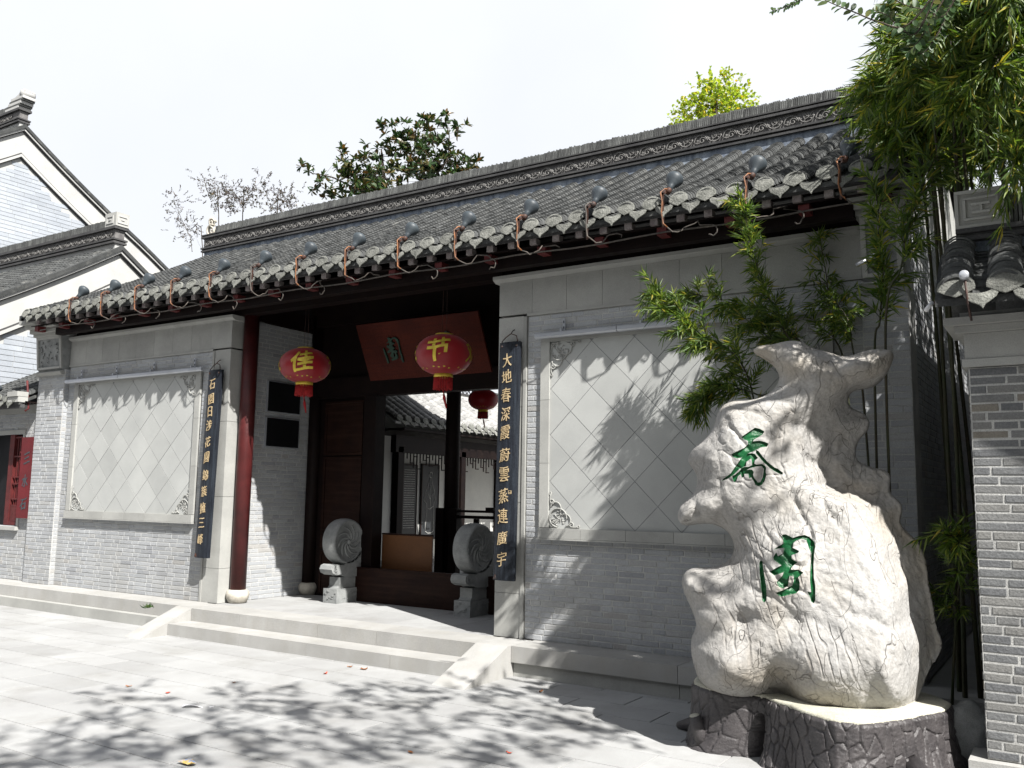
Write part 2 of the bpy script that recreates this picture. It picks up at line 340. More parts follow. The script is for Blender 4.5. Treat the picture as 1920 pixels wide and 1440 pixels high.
# core
c = MB(); c.box((-14.5, -.30, 0), (1.9, 6.3, P - .14)); c.obj('platform_core', m_stone, plat)
c.v.clear()
k = 0
for (x0, x1) in ((-14.5, -6.97), (-2.49, 1.2)):
    x = x0
    while x < x1 - .01:
        L_ = min(ru(1.25, 1.6), x1 - x)
        if x1 - x - L_ < .4: L_ = x1 - x
        MB().box((x + .002, -.40, P - .138), (x + L_ - .003, .02, P)).obj('coping_stone', m_step, plat, (4.87, .2, 0))
        MB().box((x + .002, -.36, 0), (x + L_ - .003, -.30, P - .14)).obj('plinth_stone', m_stone, plat, (4.87, .2, 0))
        x += L_
for (z0, z1, y0, y1, js) in ((.124, P, -.461, -.05, (-6.69, -5.9, -4.75, -3.98, -2.83)), (0, .123, -.761, -.462, (-6.69, -5.55, -4.6, -3.55, -2.83))):
    for a, b_ in zip(js[:-1], js[1:]):
        MB().box((a + .002, y0, z0), (b_ - .003, y1, z1)).obj('step_stone', m_step, plat, (4.87, .2, 0))
for x0, x1 in ((-6.965, -6.692), (-2.826, -2.492)):
    m = MB(); m.prism([(-.05, 0), (-.05, P + .002), (-.45, P + .002), (-1.07, .012), (-1.09, 0)], 0, x0, x1)
    m.obj('cheek_stone', m_step, plat, (4.87, .2, 0))
# floor of the gate passage
nx = 0
for i in range(6):
    for j in range(8):
        x0 = -6.81 + i * .647; y0 = -.045 + j * .75
        MB().box((x0 + .002, y0, P - .14), (x0 + .643, y0 + .746, P - .001)).obj('floor_slab', m_pave, plat, (4.87, .2, 0))
MB().box((-14.5, .03, P - .15), (XB - .01, 5.9, P - .02)).box((XC + .01, .03, P - .15), (1.2, 5.9, P - .02)).obj('floor_core', m_stone, plat, (4.87, .2, 0))

# ------------------------------------------------------------------ brickwork
brcache = {}
def brmesh(L_, H, mat, var):
    k = (round(L_, 2), round(H, 4), mat.name, var)
    if k not in brcache:
        rs = random.Random(hash(k) & 0xffff); L2 = max(k[0], .02); b = .0035; j = lambda: rs.uniform(-.0012, .0012)
        m = MB(); vs = []
        for (y, ins) in ((.03, 0), (.002, 0), (-.004, b)):
            for (x, z) in ((ins, ins), (L2 - ins, ins), (L2 - ins, H - ins), (ins, H - ins)): vs.append((x + j(), y, z + j()))
        m.add(vs, [(0, 1, 5, 4), (1, 2, 6, 5), (2, 3, 7, 6), (3, 0, 4, 7), (4, 5, 9, 8), (5, 6, 10, 9), (6, 7, 11, 10), (7, 4, 8, 11), (8, 9, 10, 11)])
        brcache[k] = m.mesh(mat, 'brick')
    return brcache[k]
def brickwall(parent, O, rot, u1, z0, z1, holes=(), course=.0513, L=.245, joint=.007, mat=None, mortar=None, indiv=None, thick=.2, par_loc=(0, 0, 0), seed=0, back=True, headers=True):
    """wall in local x (0..u1), front towards local -y, placed at O with z rotation rot; returns (parts)"""
    mat = mat or m_brick; mortar = mortar or m_mortar
    pl = Vector(par_loc); rs = random.Random(seed)
    stuff = MB(); n = int(round((z1 - z0) / course)); H = (z1 - z0) / n - joint
    if back:
        mb = MB(); 
        hs = sorted(holes)
        x = 0
        segs = []
        us = sorted(set([0, u1] + [min(max(h[i], 0), u1) for h in holes for i in (0, 1)]))
        for a, b_ in zip(us[:-1], us[1:]):
            mid = (a + b_) / 2; zz = [(z0, z1)]
            for h in holes:
                if h[0] < mid < h[1]:
                    nz_ = []
                    for (p, q) in zz:
                        if h[2] > p: nz_.append((p, min(q, h[2])))
                        if h[3] < q: nz_.append((max(p, h[3]), q))
                    zz = [t for t in nz_ if t[1] - t[0] > .002]
            for (p, q) in zz: mb.box((a, -.0005, p), (b_, thick, q))
        if mb.f: mb.obj('mortar_bed', mortar, parent, Vector(O) - pl, rot)
    cr, sr = math.cos(rot), math.sin(rot)
    for r in range(n):
        za = z0 + r * (z1 - z0) / n + joint / 2; zc = za + H / 2
        free = [(0, u1)]
        for h in holes:
            if h[2] < zc < h[3]:
                nf = []
                for (p, q) in free:
                    if h[0] > p: nf.append((p, min(q, h[0])))
                    if h[1] < q: nf.append((max(p, h[1]), q))
                free = [t for t in nf if t[1] - t[0] > .02]
        x = -rs.uniform(0, L); js = []
        k = rs.randint(0, 1)
        while x < u1 + L:
            js.append(x); x += (L if (k % 2 == 0 or not headers) else L * .5) * rs.uniform(.94, 1.06); k += 1
        for (p, q) in free:
            inner = [t for t in js if p + .05 < t < q - .05]; e = [p] + inner + [q]
            for a, b_ in zip(e[:-1], e[1:]):
                ln = b_ - a - joint
                if ln < .02: continue
                loc = Vector((O[0] + cr * (a + joint / 2), O[1] + sr * (a + joint / 2), O[2] + za)); dy = rs.uniform(-.0015, .0015)
                loc += Vector((-sr * dy, cr * dy, 0))
                if indiv and indiv(loc, ln): linkobj('brick', brmesh(ln, H, mat, r % 3), parent, loc - pl, rot)
                else:
                    y = .03; f = -.004 + dy; b = .003; A = a + joint / 2; B = A + ln
                    vs = []
                    for (yy, ins) in ((.03, 0), (.002, 0), (f, b)):
                        for (xx, z) in ((A + ins, za + ins), (B - ins, za + ins), (B - ins, za + H - ins), (A + ins, za + H - ins)): vs.append((xx, yy, z))
                    stuff.add(vs, [(0, 1, 5, 4), (1, 2, 6, 5), (2, 3, 7, 6), (3, 0, 4, 7), (4, 5, 9, 8), (5, 6, 10, 9), (6, 7, 11, 10), (7, 4, 8, 11), (8, 9, 10, 11)])
    if stuff.f: stuff.obj('brick', mat, parent, Vector(O) - pl, rot, kind='stuff')

gate = empty('gatehouse', (CX, 0, P), 'long grey brick gatehouse with tiled roof, carved ridge and open dark gateway', 'gatehouse')
GP = Vector((CX, 0, P))
nb = [0]
def ind_right(loc, ln):
    if nb[0] < 298 and loc.x < -.62: nb[0] += 1; return True
    return False
# right hand front wall : bricks around the stone framed panel
wr = empty('brick_wall', (0, 0, 0), parent=gate)
FR0, FR1 = -2.44, .21      # outer frame edges of the right panel
brickwall(wr, (-2.60, 0, 0), 0, XD + 2.60, P, 3.27, holes=[(FR0 + 2.6, FR1 + 2.6, 1.182, 3.04)], par_loc=GP, indiv=ind_right, seed=3)
wl = empty('brick_wall', (0, 0, 0), parent=gate)
FL0, FL1 = -9.985, -7.31
brickwall(wl, (XA, 0, 0), 0, -7.14 - XA, P, 3.27, holes=[(FL0 - XA, FL1 - XA, 1.182, 3.04)], par_loc=GP, seed=4)
# stone pilasters, frieze, cornice, mouldings for both front walls
def frontstone(x_in, x_out, sgn):
    # x_in: corner at the gateway, sgn: +1 wall runs to +x (right wall), -1 wall runs to -x
    def bx(a, b_, y0, y1, z0, z1): return MB().box((min(a, b_), y0, z0), (max(a, b_), y1, z1))
    zs = [P, .66, 1.5, 2.4, 3.28]
    for z0, z1 in zip(zs[:-1], zs[1:]): bx(x_in + .002 * sgn, x_in + sgn * .285, -.012, .24, z0 + .002, z1 - .002).obj('pilaster_stone', m_stone, gate, -GP)
    bx(x_in + sgn * .288, x_in + sgn * .322, -.022, .05, P, 3.27).obj('moulding', m_stone, gate, -GP)
    bx(x_in + sgn * .322, x_out, -.02, .05, 3.272, 3.298).obj('moulding', m_stone, gate, -GP)
    x = x_in; n = 9; L_ = abs(x_out - x_in) / n
    for i in range(n):
        a = x_in + sgn * L_ * i; b_ = a + sgn * L_
        bx(a + sgn * .0015, b_ - sgn * .0015, -.012, .24, 3.30, 3.628).obj('frieze_stone', m_stone, gate, -GP)
    a, b_ = x_in - sgn * .05, x_out
    m = MB(); m.prism([(-.012, 3.63), (-.05, 3.65), (-.062, 3.66), (-.062, 3.69), (.24, 3.69), (.24, 3.63)], 0, min(a, b_), max(a, b_)); m.obj('cornice', m_stone, gate, -GP)
frontstone(XC, XD, 1); frontstone(XB, XA, -1)
# panels
def panel(x0, x1):
    z0, z1 = 1.182, 3.04; t = .095; y = -.035
    fr = empty('wall_panel', (0, 0, 0), parent=gate)
    MB().box((x0, -.01, z0), (x1, .2, z1)).obj('backing', m_mortard, fr, -GP)
    # frame pieces (butted)
    n = 3; h = (z1 - z0 - t) / n
    for i in range(n):
        a = z0 + t + h * i
        MB().box((x0, y, a + .0015), (x0 + t, .02, a + h - .0015)).obj('frame_stone', m_stone, fr, -GP)
        MB().box((x1 - t, y, a + .0015), (x1, .02, a + h - .0015)).obj('frame_stone', m_stone, fr, -GP)
    n = 6; L_ = (x1 - x0) / n
    for i in range(n): MB().box((x0 + L_ * i + .0015, y - .02, z0), (x0 + L_ * (i + 1) - .0015, .02, z0 + t - .003)).obj('frame_stone', m_stone, fr, -GP)
    MB().box((x0 + t, y, z1 - .04), (x1 - t, .02, z1)).obj('frame_stone', m_stone, fr, -GP)
    MB().box((x0 - .015, y - .025, z0 - .014), (x1 + .015, .02, z0 - .002)).obj('drip_moulding', m_stone, fr, -GP)
    # diagonal tiles clipped to the opening
    X0, X1, Z0, Z1 = x0 + t, x1 - t, z0 + t - .004, z1 - .04
    D = .2135; cx, cz = -1.70 + (0 if x0 > -5 else -8.06), 2.767
    def clip(poly, f):
        o = []
        for i in range(len(poly)):
            a, b_ = poly[i], poly[(i + 1) % len(poly)]; fa, fb = f(a), f(b_)
            if fa >= 0: o.append(a)
            if (fa >= 0) != (fb >= 0): s = fa / (fa - fb); o.append((a[0] + (b_[0] - a[0]) * s, a[1] + (b_[1] - a[1]) * s))
        return o
    g = .0035
    for i in range(-16, 17):
        for j in range(-16, 17):
            if (i + j) % 2: continue
            ux, uz = cx + i * D, cz + D + j * D
            p = [(ux - D + g, uz), (ux, uz - D + g), (ux + D - g, uz), (ux, uz + D - g)]
            for f in (lambda q: q[0] - X0 - .001, lambda q: X1 - .001 - q[0], lambda q: q[1] - Z0, lambda q: Z1 - q[1]):
                if p: p = clip(p, f)
            if len(p) < 3: continue
            ar = abs(sum(p[k][0] * p[(k + 1) % len(p)][1] - p[(k + 1) % len(p)][0] * p[k][1] for k in range(len(p)))) / 2
            if ar < .0008: continue
            d = ru(-.001, .001)
            MB().prism(p, 1, .0 - .014 + d, .0).obj('panel_tile', m_tilewall, fr, -GP)
    # carved corner ornaments
    for sx, sz, ox, oz in ((1, 1, X0, Z0), (-1, 1, X1, Z0), (1, -1, X0, Z1), (-1, -1, X1, Z1)):
        ornament(fr, ox, oz, sx, sz)
def spiral(cx, cz, r0, a0, turns, d=1, n=14):
    return [(cx + r0 * (1 - .8 * i / n) * math.cos(a0 + d * turns * 2 * math.pi * i / n), cz + r0 * (1 - .8 * i / n) * math.sin(a0 + d * turns * 2 * math.pi * i / n)) for i in range(n + 1)]
def arc(cx, cz, rx, rz, a0, a1, n=14): return [(cx + rx * math.cos(R(a0 + (a1 - a0) * i / n)), cz + rz * math.sin(R(a0 + (a1 - a0) * i / n))) for i in range(n + 1)]
def ornament(par, ox, oz, sx, sz):
    m = MB(); y = -.02
    T = lambda pts, r, yy=-.022: m.tube([(ox + sx * a, yy, oz + sz * b) for a, b in pts], r, 5)
    rs = random.Random(int(ox * 100) + int(oz * 10))
    # outline: curled border
    T(arc(.115, .115, .112, .112, 60, 215, 16) if 0 else arc(.10, .095, .09, .085, -10, 265, 22), .0065)
    T(arc(.17, .075, .06, .055, -80, 120, 14), .006); T(arc(.075, .175, .055, .062, -30, 170, 14), .006)
    T(spiral(.238, .032, .028, 2.5, 1.2, -1), .006); T(spiral(.032, .24, .028, -1.2, 1.2, 1), .006)
    T([(.21, .035), (.245, .014), (.285, .014), (.312, .03)], .005); T([(.03, .21), (.014, .25), (.014, .285), (.03, .318)], .005)
    T(spiral(.035, .03, .027, .8, 1.1, 1), .0055); T(spiral(.31, .024, .018, 3.0, 1.1, 1), .0045); T(spiral(.022, .315, .018, -1.6, 1.1, -1), .0045)
    # foliage inside
    for i in range(16):
        a = rs.uniform(0, 6.28); r = rs.uniform(.01, .06); cx, cz = .1 + r * math.cos(a), .1 + r * math.sin(a); t = rs.uniform(0, 6.28); l = rs.uniform(.016, .034)
        T([(cx, cz), (cx + l * math.cos(t), cz + l * math.sin(t)), (cx + l * 1.6 * math.cos(t + .7), cz + l * 1.6 * math.sin(t + .7))], [.002, .006, .0015], -.017)
    for i in range(5): T(spiral(rs.uniform(.06, .16), rs.uniform(.05, .14), .02, rs.uniform(0, 6), 1, 1, 8), .0035, -.019)
    m.obj('corner_carving', m_stone, par, -GP)
panel(FR0, FR1); panel(FL0, FL1)
# gateway side walls (stone return, then brick)
for X, sg in ((XB, 1), (XC, -1)):
    rot = math.pi / 2 if sg > 0 else -math.pi / 2
    bw = empty('brick_wall', (0, 0, 0), parent=gate)
    O = (X - sg * .004, .25, 0) if sg > 0 else (X + .004, 1.40, 0)
    brickwall(bw, O, rot, 1.15, P, 3.68, par_loc=GP, seed=8 + sg, thick=.12)
    MB().box((X - .01 if sg > 0 else X - .02, .0, 3.69), (X + .02 if sg > 0 else X + .01, 1.4, 3.9)).obj('beam', m_wood, gate, -GP)
# walls inside behind the fronts (solid core so no light leaks)
MB().box((XA, .21, P), (XB - .13, 1.4, 3.69)).obj('wall_core', m_mortard, gate, -GP); MB().box((XC + .13, .21, P), (XD + .01, 1.4, 3.69)).obj('wall_core', m_mortard, gate, -GP)
# end piers with corbelled capitals
def pier(x0, x1, seed, rgt):
    pw = empty('corner_pier', (0, 0, 0), parent=gate)
    brickwall(pw, (x0, -.07, 0), 0, x1 - x0, P, 3.24, par_loc=GP, seed=seed, thick=.3)
    side_x = x1 if not rgt else x0
    if not rgt: brickwall(pw, (x1, -.068, 0), math.pi / 2, .07, P, 3.24, par_loc=GP, seed=seed + 1, thick=.05)
    else: brickwall(pw, (x0, .0, 0), -math.pi / 2, .066, P, 3.24, par_loc=GP, seed=seed + 1, thick=.05)
    cx = (x0 + x1) / 2; h = (x1 - x0) / 2
    # carved block, leaning forward, with frame
    m = MB(); m.prism([(.2, 3.22), (-.09, 3.22), (-.105, 3.25), (-.15, 3.72), (.2, 3.72)], 0, x0 + .02, x1 - .02); m.obj('carved_block', m_drum, pw, -GP)
    m = MB()
    for a, b_ in ((x0 + .02, x0 + .06), (x1 - .06, x1 - .02)): m.prism([(-.103, 3.25), (-.125, 3.25), (-.172, 3.72), (-.148, 3.72)], 0, a, b_)
    m.box((x0 + .062, -.13, 3.25), (x1 - .062, -.1, 3.28)).box((x0 + .062, -.17, 3.68), (x1 - .062, -.14, 3.72))
    m.obj('block_frame', m_stone, pw, -GP)
    m = MB(); rs = random.Random(seed)
    for i in range(26):
        x = rs.uniform(x0 + .09, x1 - .09); z = rs.uniform(3.31, 3.65); y = -.112 - (z - 3.25) * .1; a = rs.uniform(0, 6.28); l = .03
        m.tube([(x, y, z), (x + l * math.cos(a), y - .012, z + l * math.sin(a)), (x + l * 1.7 * math.cos(a + 1), y, z + l * 1.7 * math.sin(a + 1))], [.004, .011, .003], 5)
    m.obj('relief', m_drum, pw, -GP, kind='stuff')
    # stepped corbels up to the eave
    for i, (z0, z1, y) in enumerate(((3.72, 3.76, -.2), (3.762, 3.82, -.25), (3.822, 3.87, -.32), (3.872, 3.95, -.4))):
        e = .012 * (i + 1); MB().box((x0 - e, y, z0), (x1 + e, .3, z1)).obj('corbel', m_stone, pw, -GP)
    m = MB(); m.prism([(-.12, 3.16), (-.15, 3.2), (-.12, 3.218), (.2, 3.218), (.2, 3.16)], 0, x0 + .01, x1 - .01); m.obj('moulding', m_stone, pw, -GP)
pier(-10.83, XA - .003, 20, False); pier(XD + .003, .775, 30, True)
# end (gable) walls
gw = empty('gable_wall', (0, 0, 0), parent=gate)
brickwall(gw, (.765, -.065, 0), math.pi / 2, 5.5, P, 3.9, par_loc=GP, seed=40, thick=.2, course=.0513)
gab = [(-.05, 3.9), (2.59, 5.45), (5.3, 3.9)]
MB().prism(gab, 0, .58, .765).obj('gable_top', m_stone, gw, -GP); MB().prism(gab, 0, -10.82, -10.6).obj('gable_top', m_stone, gw, -GP)
MB().box((-10.83, .25, P), (-10.62, 5.4, 3.9)).obj('wall_core', m_stone, gw, -GP); MB().box((XD + .14, .25, P), (.56, 5.4, 3.9)).obj('wall_core', m_stone, gw, -GP)

# columns of the gateway
def column(x, y, z1, r, group_label, n=20, base=True, mat=None):
    c = empty('column', (x, y, P), parent=None, **group_label)
    MB().lathe([(r, .155), (r, z1 - P)], (0, 0, 0), n).obj('shaft', mat or m_red, c)
    MB().lathe([(r * .95, 0), (r * 1.15, .01), (r * 1.42, .06), (r * 1.5, .1), (r * 1.38, .135), (r * 1.1, .155)], (0, 0, 0), n).obj('base_stone', m_colstone, c)
column(-6.71, .2, 3.9, .092, dict(label='dark red column on a round pale stone base beside the gateway, lower part sunlit', cat='column', group='columns of the gateway'))
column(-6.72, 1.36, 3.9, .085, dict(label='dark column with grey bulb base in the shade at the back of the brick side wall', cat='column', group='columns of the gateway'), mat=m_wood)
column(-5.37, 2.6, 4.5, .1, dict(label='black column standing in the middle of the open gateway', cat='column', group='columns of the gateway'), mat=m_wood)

# timber: beams, partition, doors, ceiling
def tb(name, mat, *b): 
    m = MB()
    for x in b: m.box(x[:3], x[3:])
    return m.obj(name, mat, gate, -GP)
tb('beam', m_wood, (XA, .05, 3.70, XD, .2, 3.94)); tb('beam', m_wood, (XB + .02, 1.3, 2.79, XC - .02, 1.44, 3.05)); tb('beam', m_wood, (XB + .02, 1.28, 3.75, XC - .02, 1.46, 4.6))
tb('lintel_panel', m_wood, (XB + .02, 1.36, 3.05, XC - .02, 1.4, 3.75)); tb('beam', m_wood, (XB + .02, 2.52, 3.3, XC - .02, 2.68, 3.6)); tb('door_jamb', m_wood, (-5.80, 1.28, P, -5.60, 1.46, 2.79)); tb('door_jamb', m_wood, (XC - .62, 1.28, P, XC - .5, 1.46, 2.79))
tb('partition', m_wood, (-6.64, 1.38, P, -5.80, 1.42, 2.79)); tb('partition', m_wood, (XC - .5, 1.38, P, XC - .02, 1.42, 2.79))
for i, (z0, z1) in enumerate(((.32, .8), (.88, 1.02), (1.1, 2.0), (2.08, 2.72))):
    tb('door_panel', m_wood2, (-6.5, 1.362, z0, -5.92, 1.379, z1)); m = MB()
    for q in ((-6.54, 1.352, z0 - .03, -5.88, 1.378, z0 - .002), (-6.54, 1.352, z1 + .002, -5.88, 1.378, z1 + .03), (-6.54, 1.352, z0 - .001, -6.502, 1.378, z1 + .001), (-5.918, 1.352, z0 - .001, -5.88, 1.378, z1 + .001)): m.box(q[:3], q[3:])
    m.obj('panel_moulding', m_wood2, gate, -GP)
tb('threshold', m_wood2, (-5.98, 1.21, P, XC - .02, 1.27, .65)); tb('threshold', m_wood2, (-5.98, 1.203, .652, XC - .02, 1.279, .668))

# ------------------------------------------------------------------ roof
def roofrows(parent, O, U, V, n_rows, period, v0, v1, zf, indiv=0, par_loc=(0, 0, 0), expo=.05, r=.074, nseg=6, first=0, eave=True, vis_order=None, endname=True, depth2=True, mats=None):
    """rows of convex cover tiles over concave pan tiles. O origin, U along the eave, V horizontal uphill"""
    O = Vector(O); U = Vector(U); V = Vector(V); Z = Vector((0, 0, 1)); pl = Vector(par_loc)
    nt_ = int((v1 - v0) / expo); st = MB(); idx = 0
    order = list(range(n_rows)) if vis_order is None else vis_order
    cm = None
    mt = mats or (m_tile, m_eave)
    def cover(mb, cu, va, rr, dz=0):
        vb = va + expo * 1.5; z_a = zf(va) + .028 + dz; z_b = zf(vb) + .012 + dz * .5
        vs = []
        for (v, z, ra) in ((va, z_a, rr), (va, z_a, rr - .012), (vb, z_b, rr * .96)):
            for k in range(nseg + 1):
                a = math.pi * k / nseg; vs.append(O + U * (cu + ra * math.cos(a)) + V * v + Z * (z + ra * .95 * math.sin(a)))
        q = nseg + 1
        mb.add(vs, [(k, k + 1, k + 1 + 2 * q, k + 2 * q) for k in range(nseg)], True); n = len(mb.v) - len(vs)
        mb.f.extend([(n + k + 1, n + k, n + k + q, n + k + 1 + q) for k in range(nseg)]); mb.sm.extend([False] * nseg)
    for i in order:
        cu = first + i * period
        wob = ru(-.004, .004)
        for j in range(nt_):
            va = v0 + j * expo
            m = MB() if idx < indiv else st
            cover(m, cu + wob + ru(-.003, .003), va, r * ru(.96, 1.03), ru(-.002, .003))
            if idx < indiv: m.obj('cover_tile', mt[0], parent, -pl)
            idx += 1
    # pans between rows
    pm = MB(); pr_ = period - r * 1.1
    for i in range(-1, n_rows):
        cu = first + (i + .5) * period
        if i == -1 or i == n_rows - 1: continue
        for j in range(int((v1 - v0) / (expo * 1.3))):
            va = v0 + j * expo * 1.3; vb = va + expo * 1.9; vs = []
            for (v, z) in ((va, zf(va) + .022), (va, zf(va) + .012), (vb, zf(vb) + .003)):
                for k in range(4):
                    a = -1 + 2 * k / 3; vs.append(O + U * (cu + a * pr_ / 2) + V * v + Z * (z - .028 * (1 - a * a)))
            pm.add(vs, [(k, k + 1, k + 9, k + 8) for k in range(3)] + [(k + 1, k, k + 4, k + 5) for k in range(3)], False)
    pm.obj('pan_tile', mt[0], parent, -pl, kind='stuff')
    if st.f: st.obj('cover_tile', mt[0], parent, -pl, kind='stuff')
    # base sheet under tiles
    bs = MB(); vv = np.linspace(v0 - .0, v1, 14); a0 = first - period * .45; a1 = first + (n_rows - 1) * period + period * .45; vs = []
    for v in vv:
        for a in (a0, a1): vs.append(O + U * a + V * v + Z * (zf(v) - .018))
    for v in vv:
        for a in (a0, a1): vs.append(O + U * a + V * v + Z * (zf(v) - .06))
    n = len(vv); fs = []
    for i in range(n - 1):
        fs += [(2 * i, 2 * i + 1, 2 * i + 3, 2 * i + 2), (2 * n + 2 * i, 2 * n + 2 * i + 2, 2 * n + 2 * i + 3, 2 * n + 2 * i + 1), (2 * i, 2 * i + 2, 2 * n + 2 * i + 2, 2 * n + 2 * i), (2 * i + 1, 2 * n + 2 * i + 1, 2 * n + 2 * i + 3, 2 * i + 3)]
    fs += [(0, 2 * n, 2 * n + 1, 1), (2 * n - 2, 2 * n - 1, 4 * n - 1, 4 * n - 2)]
    bs.add(vs, fs); bs.obj('roof_deck', mats[0] if mats else m_tile, parent, -pl)
    if not eave: return
    z0 = zf(v0)
    def plate(poly, cu, vf, zz, tilt, rim=True):
        q_ = ru(-.09, .09); sx_ = ru(.94, 1.05); poly = [(a * sx_ - b * q_, b + a * q_) for a, b in poly]
        # poly: (u,z) outline ; plate tilts outward at the bottom
        mb = MB(); n = len(poly); cxp = sum(p[0] for p in poly) / n; czp = sum(p[1] for p in poly) / n
        rings = []
        for (s, off) in ((1, .014), (1, 0), (.93, -.002), (.7, -.003), (0.0, -.007)):
            rings.append([O + U * (cu + cxp + (p[0] - cxp) * s) + V * (vf + tilt * (czp + (p[1] - czp) * s) + off) + Z * (zz + czp + (p[1] - czp) * s) for p in poly])
        vs = [q for ring in rings for q in ring]
        fs = [tuple(range(n))[::-1]]
        for q in range(4): fs += [(q * n + k, q * n + (k + 1) % n, (q + 1) * n + (k + 1) % n, (q + 1) * n + k) for k in range(n)]
        mb.add(vs, fs); return mb
    for i in range(n_rows):
        cu = first + i * period; rr = r * 1.12; k = ru(-.006, .006)
        # cover end: fan hanging over the joint
        top = [(rr * math.cos(math.pi * q / 8), rr * .82 * math.sin(math.pi * q / 8) + .018) for q in range(9)]
        poly = top + [(-rr * .98, .0), (-rr * .6, -.022), (-rr * .25, -.036), (0, -.046), (rr * .25, -.036), (rr * .6, -.022), (rr * .98, .0)]
        plate(poly, cu + k, v0 - .012, z0 + .026 + ru(-.004, .004), ru(.25, .4)).obj('end_tile', mt[1], parent, -pl)
        if i < n_rows - 1:
            cu += period / 2; a = period * .36
            top = [(a * (1 - 2 * q / 6), -.03 * (1 - (1 - 2 * q / 6) ** 2)) for q in range(7)]
            poly = top + [(-a * .98, -.03), (-a * .8, -.062), (-a * .45, -.085), (-a * .18, -.1), (0, -.125), (a * .18, -.1), (a * .45, -.085), (a * .8, -.062), (a * .98, -.03)]
            plate(poly, cu + ru(-.005, .005), v0 - .006, z0 + .022 + ru(-.004, .004), ru(.25, .4)).obj('drip_tile', mt[1], parent, -pl)
PER = .2365
roof = empty('roof', (0, 0, 0), parent=gate)
zE = 3.955
def zfm(v):  # v measured from Y=0 ; eave at YE, ridge at 2.59
    t = (v - YE) / (YR - YE); return zE + (5.52 - zE) * (.86 * t + .14 * t * t)
u_first = -.052 + PER / 2 + PER * 3
NR = 49
roofrows(roof, (0, 0, 0), (-1, 0, 0), (0, 1, 0), NR, PER, YE, YR - .06, zfm, indiv=298, par_loc=GP, first=-u_first)
# back slope (plain, seen only from the court)
roofrows(empty('roof', (0, 0, 0), parent=gate), (0, 2 * YR, 0), (1, 0, 0), (0, -1, 0), NR, PER, YE, YR - .06, zfm, par_loc=GP, first=u_first - PER * (NR - 1), expo=.16, nseg=4)
# verge tiles along the two ends
for xe, sg in ((XGR, 1), (XGL - .0, -1)):
    m = MB()
    for j in range(60):
        v = YE + j * .052
        if v > YR: break
        for dv, s in ((v, 1), (2 * YR - v, -1)):
            z = zfm(v)
            a, b_ = min(dv, dv + s * .075), max(dv, dv + s * .075)
            m.add([(xe - .1, a, z + .02), (xe + .02, a, z + .005), (xe + .02, b_, z + .045 if s > 0 else z + .03), (xe - .1, b_, z + .06), (xe - .1, a, z - .05), (xe + .02, a, z - .06), (xe + .02, b_, z - .03), (xe - .1, b_, z - .03)],
                  [(0, 1, 2, 3), (4, 7, 6, 5), (0, 4, 5, 1), (1, 5, 6, 2), (2, 6, 7, 3), (3, 7, 4, 0)])
    m.obj('verge_tile', m_tile, gate, -GP, kind='stuff')
# eave timber: fascia, flying rafter ends, red rafter ends, soffit
ev = empty('eaves', (0, 0, 0), parent=gate)
tbe = lambda name, mat, *b: (lambda m: ([m.box(x[:3], x[3:]) for x in b], m.obj(name, mat, ev, -GP))[1])(MB())
tbe('fascia', m_ridgedark, (XGL + .06, YE + .035, 3.885, XGR - .06, YE + .06, 3.935))
for i in range(48):
    x = u_first - PER * i
    if i: 
        tbe('flying_rafter', m_rafterend, (x - .034, YE + .045, 3.828, x + .034, YE + .12, 3.883))
x = XGR - .2
while x > XGL + .2:
    tbe('rafter', m_redend, (x - .042, YE + .085, 3.748, x + .042, YE + .2, 3.815)); x -= .585
m = MB(); m.prism([(YE + .062, 3.888), (YE + .062, 3.90), (.3, 4.12), (2.59, 5.3), (4.9, 4.12), (5.6, 3.9), (5.6, 3.88), (2.59, 5.2), (.3, 4.08)], 0, XGL + .07, XGR - .07); m.obj('roof_boarding', m_wood, gate, -GP)
tbe('eave_beam', m_wood, (XA, -.26, 3.70, XD, -.16, 3.80)); m = MB(); m.prism([(YE + .075, 3.816), (YE + .075, 3.826), (.2, 3.95), (.2, 3.94)], 0, XGL + .08, XGR - .08); m.obj('soffit_board', m_wood, ev, -GP)
# ridge
rg = empty('ridge', (0, 0, 0), parent=gate)
RX0, RX1 = -10.72, .95
def rbar(name, mat, z0, z1, h, x0=RX0, x1=RX1): return MB().box((x0, YR - h, z0), (x1, YR + h, z1)).obj(name, mat, rg, -GP)
rbar('lime_band', m_lime, 5.42, 5.62, .075, RX0 + .05, RX1 - .05)
rbar('moulding', m_ridgedark, 5.622, 5.65, .11); rbar('moulding', m_ridge, 5.652, 5.668, .085); rbar('moulding', m_ridgedark, 5.67, 5.695, .12)
rbar('frieze', m_frieze, 5.697, 5.855, .075, RX0 + .03, RX1 - .03)
rbar('moulding', m_ridgedark, 5.857, 5.885, .12); rbar('moulding', m_ridge, 5.887, 5.9, .095); rbar('moulding', m_ridgedark, 5.902, 5.918, .125)
m = MB(); x = RX0 + .28
rs = random.Random(5)
while x < RX1 - .1:
    w_ = rs.uniform(.019, .027); zt = 6.05 + rs.uniform(-.008, .012) + .004 * math.sin(x * 3)
    m.add([(x, YR - .07 + rs.uniform(-.006, .006), 5.92), (x + w_ * .7, YR - .07, 5.92), (x + w_ * .7 + .006, YR - .055, zt), (x + .006, YR - .055, zt), (x, YR + .07, 5.92), (x + w_ * .7, YR + .07, 5.92), (x + w_ * .7 + .006, YR + .055, zt), (x + .006, YR + .055, zt)],
          [(0, 1, 2, 3), (4, 7, 6, 5), (0, 4, 5, 1), (1, 5, 6, 2), (2, 6, 7, 3), (3, 7, 4, 0)]); x += w_
m.obj('upright_tile', m_ridge, rg, -GP, kind='stuff')
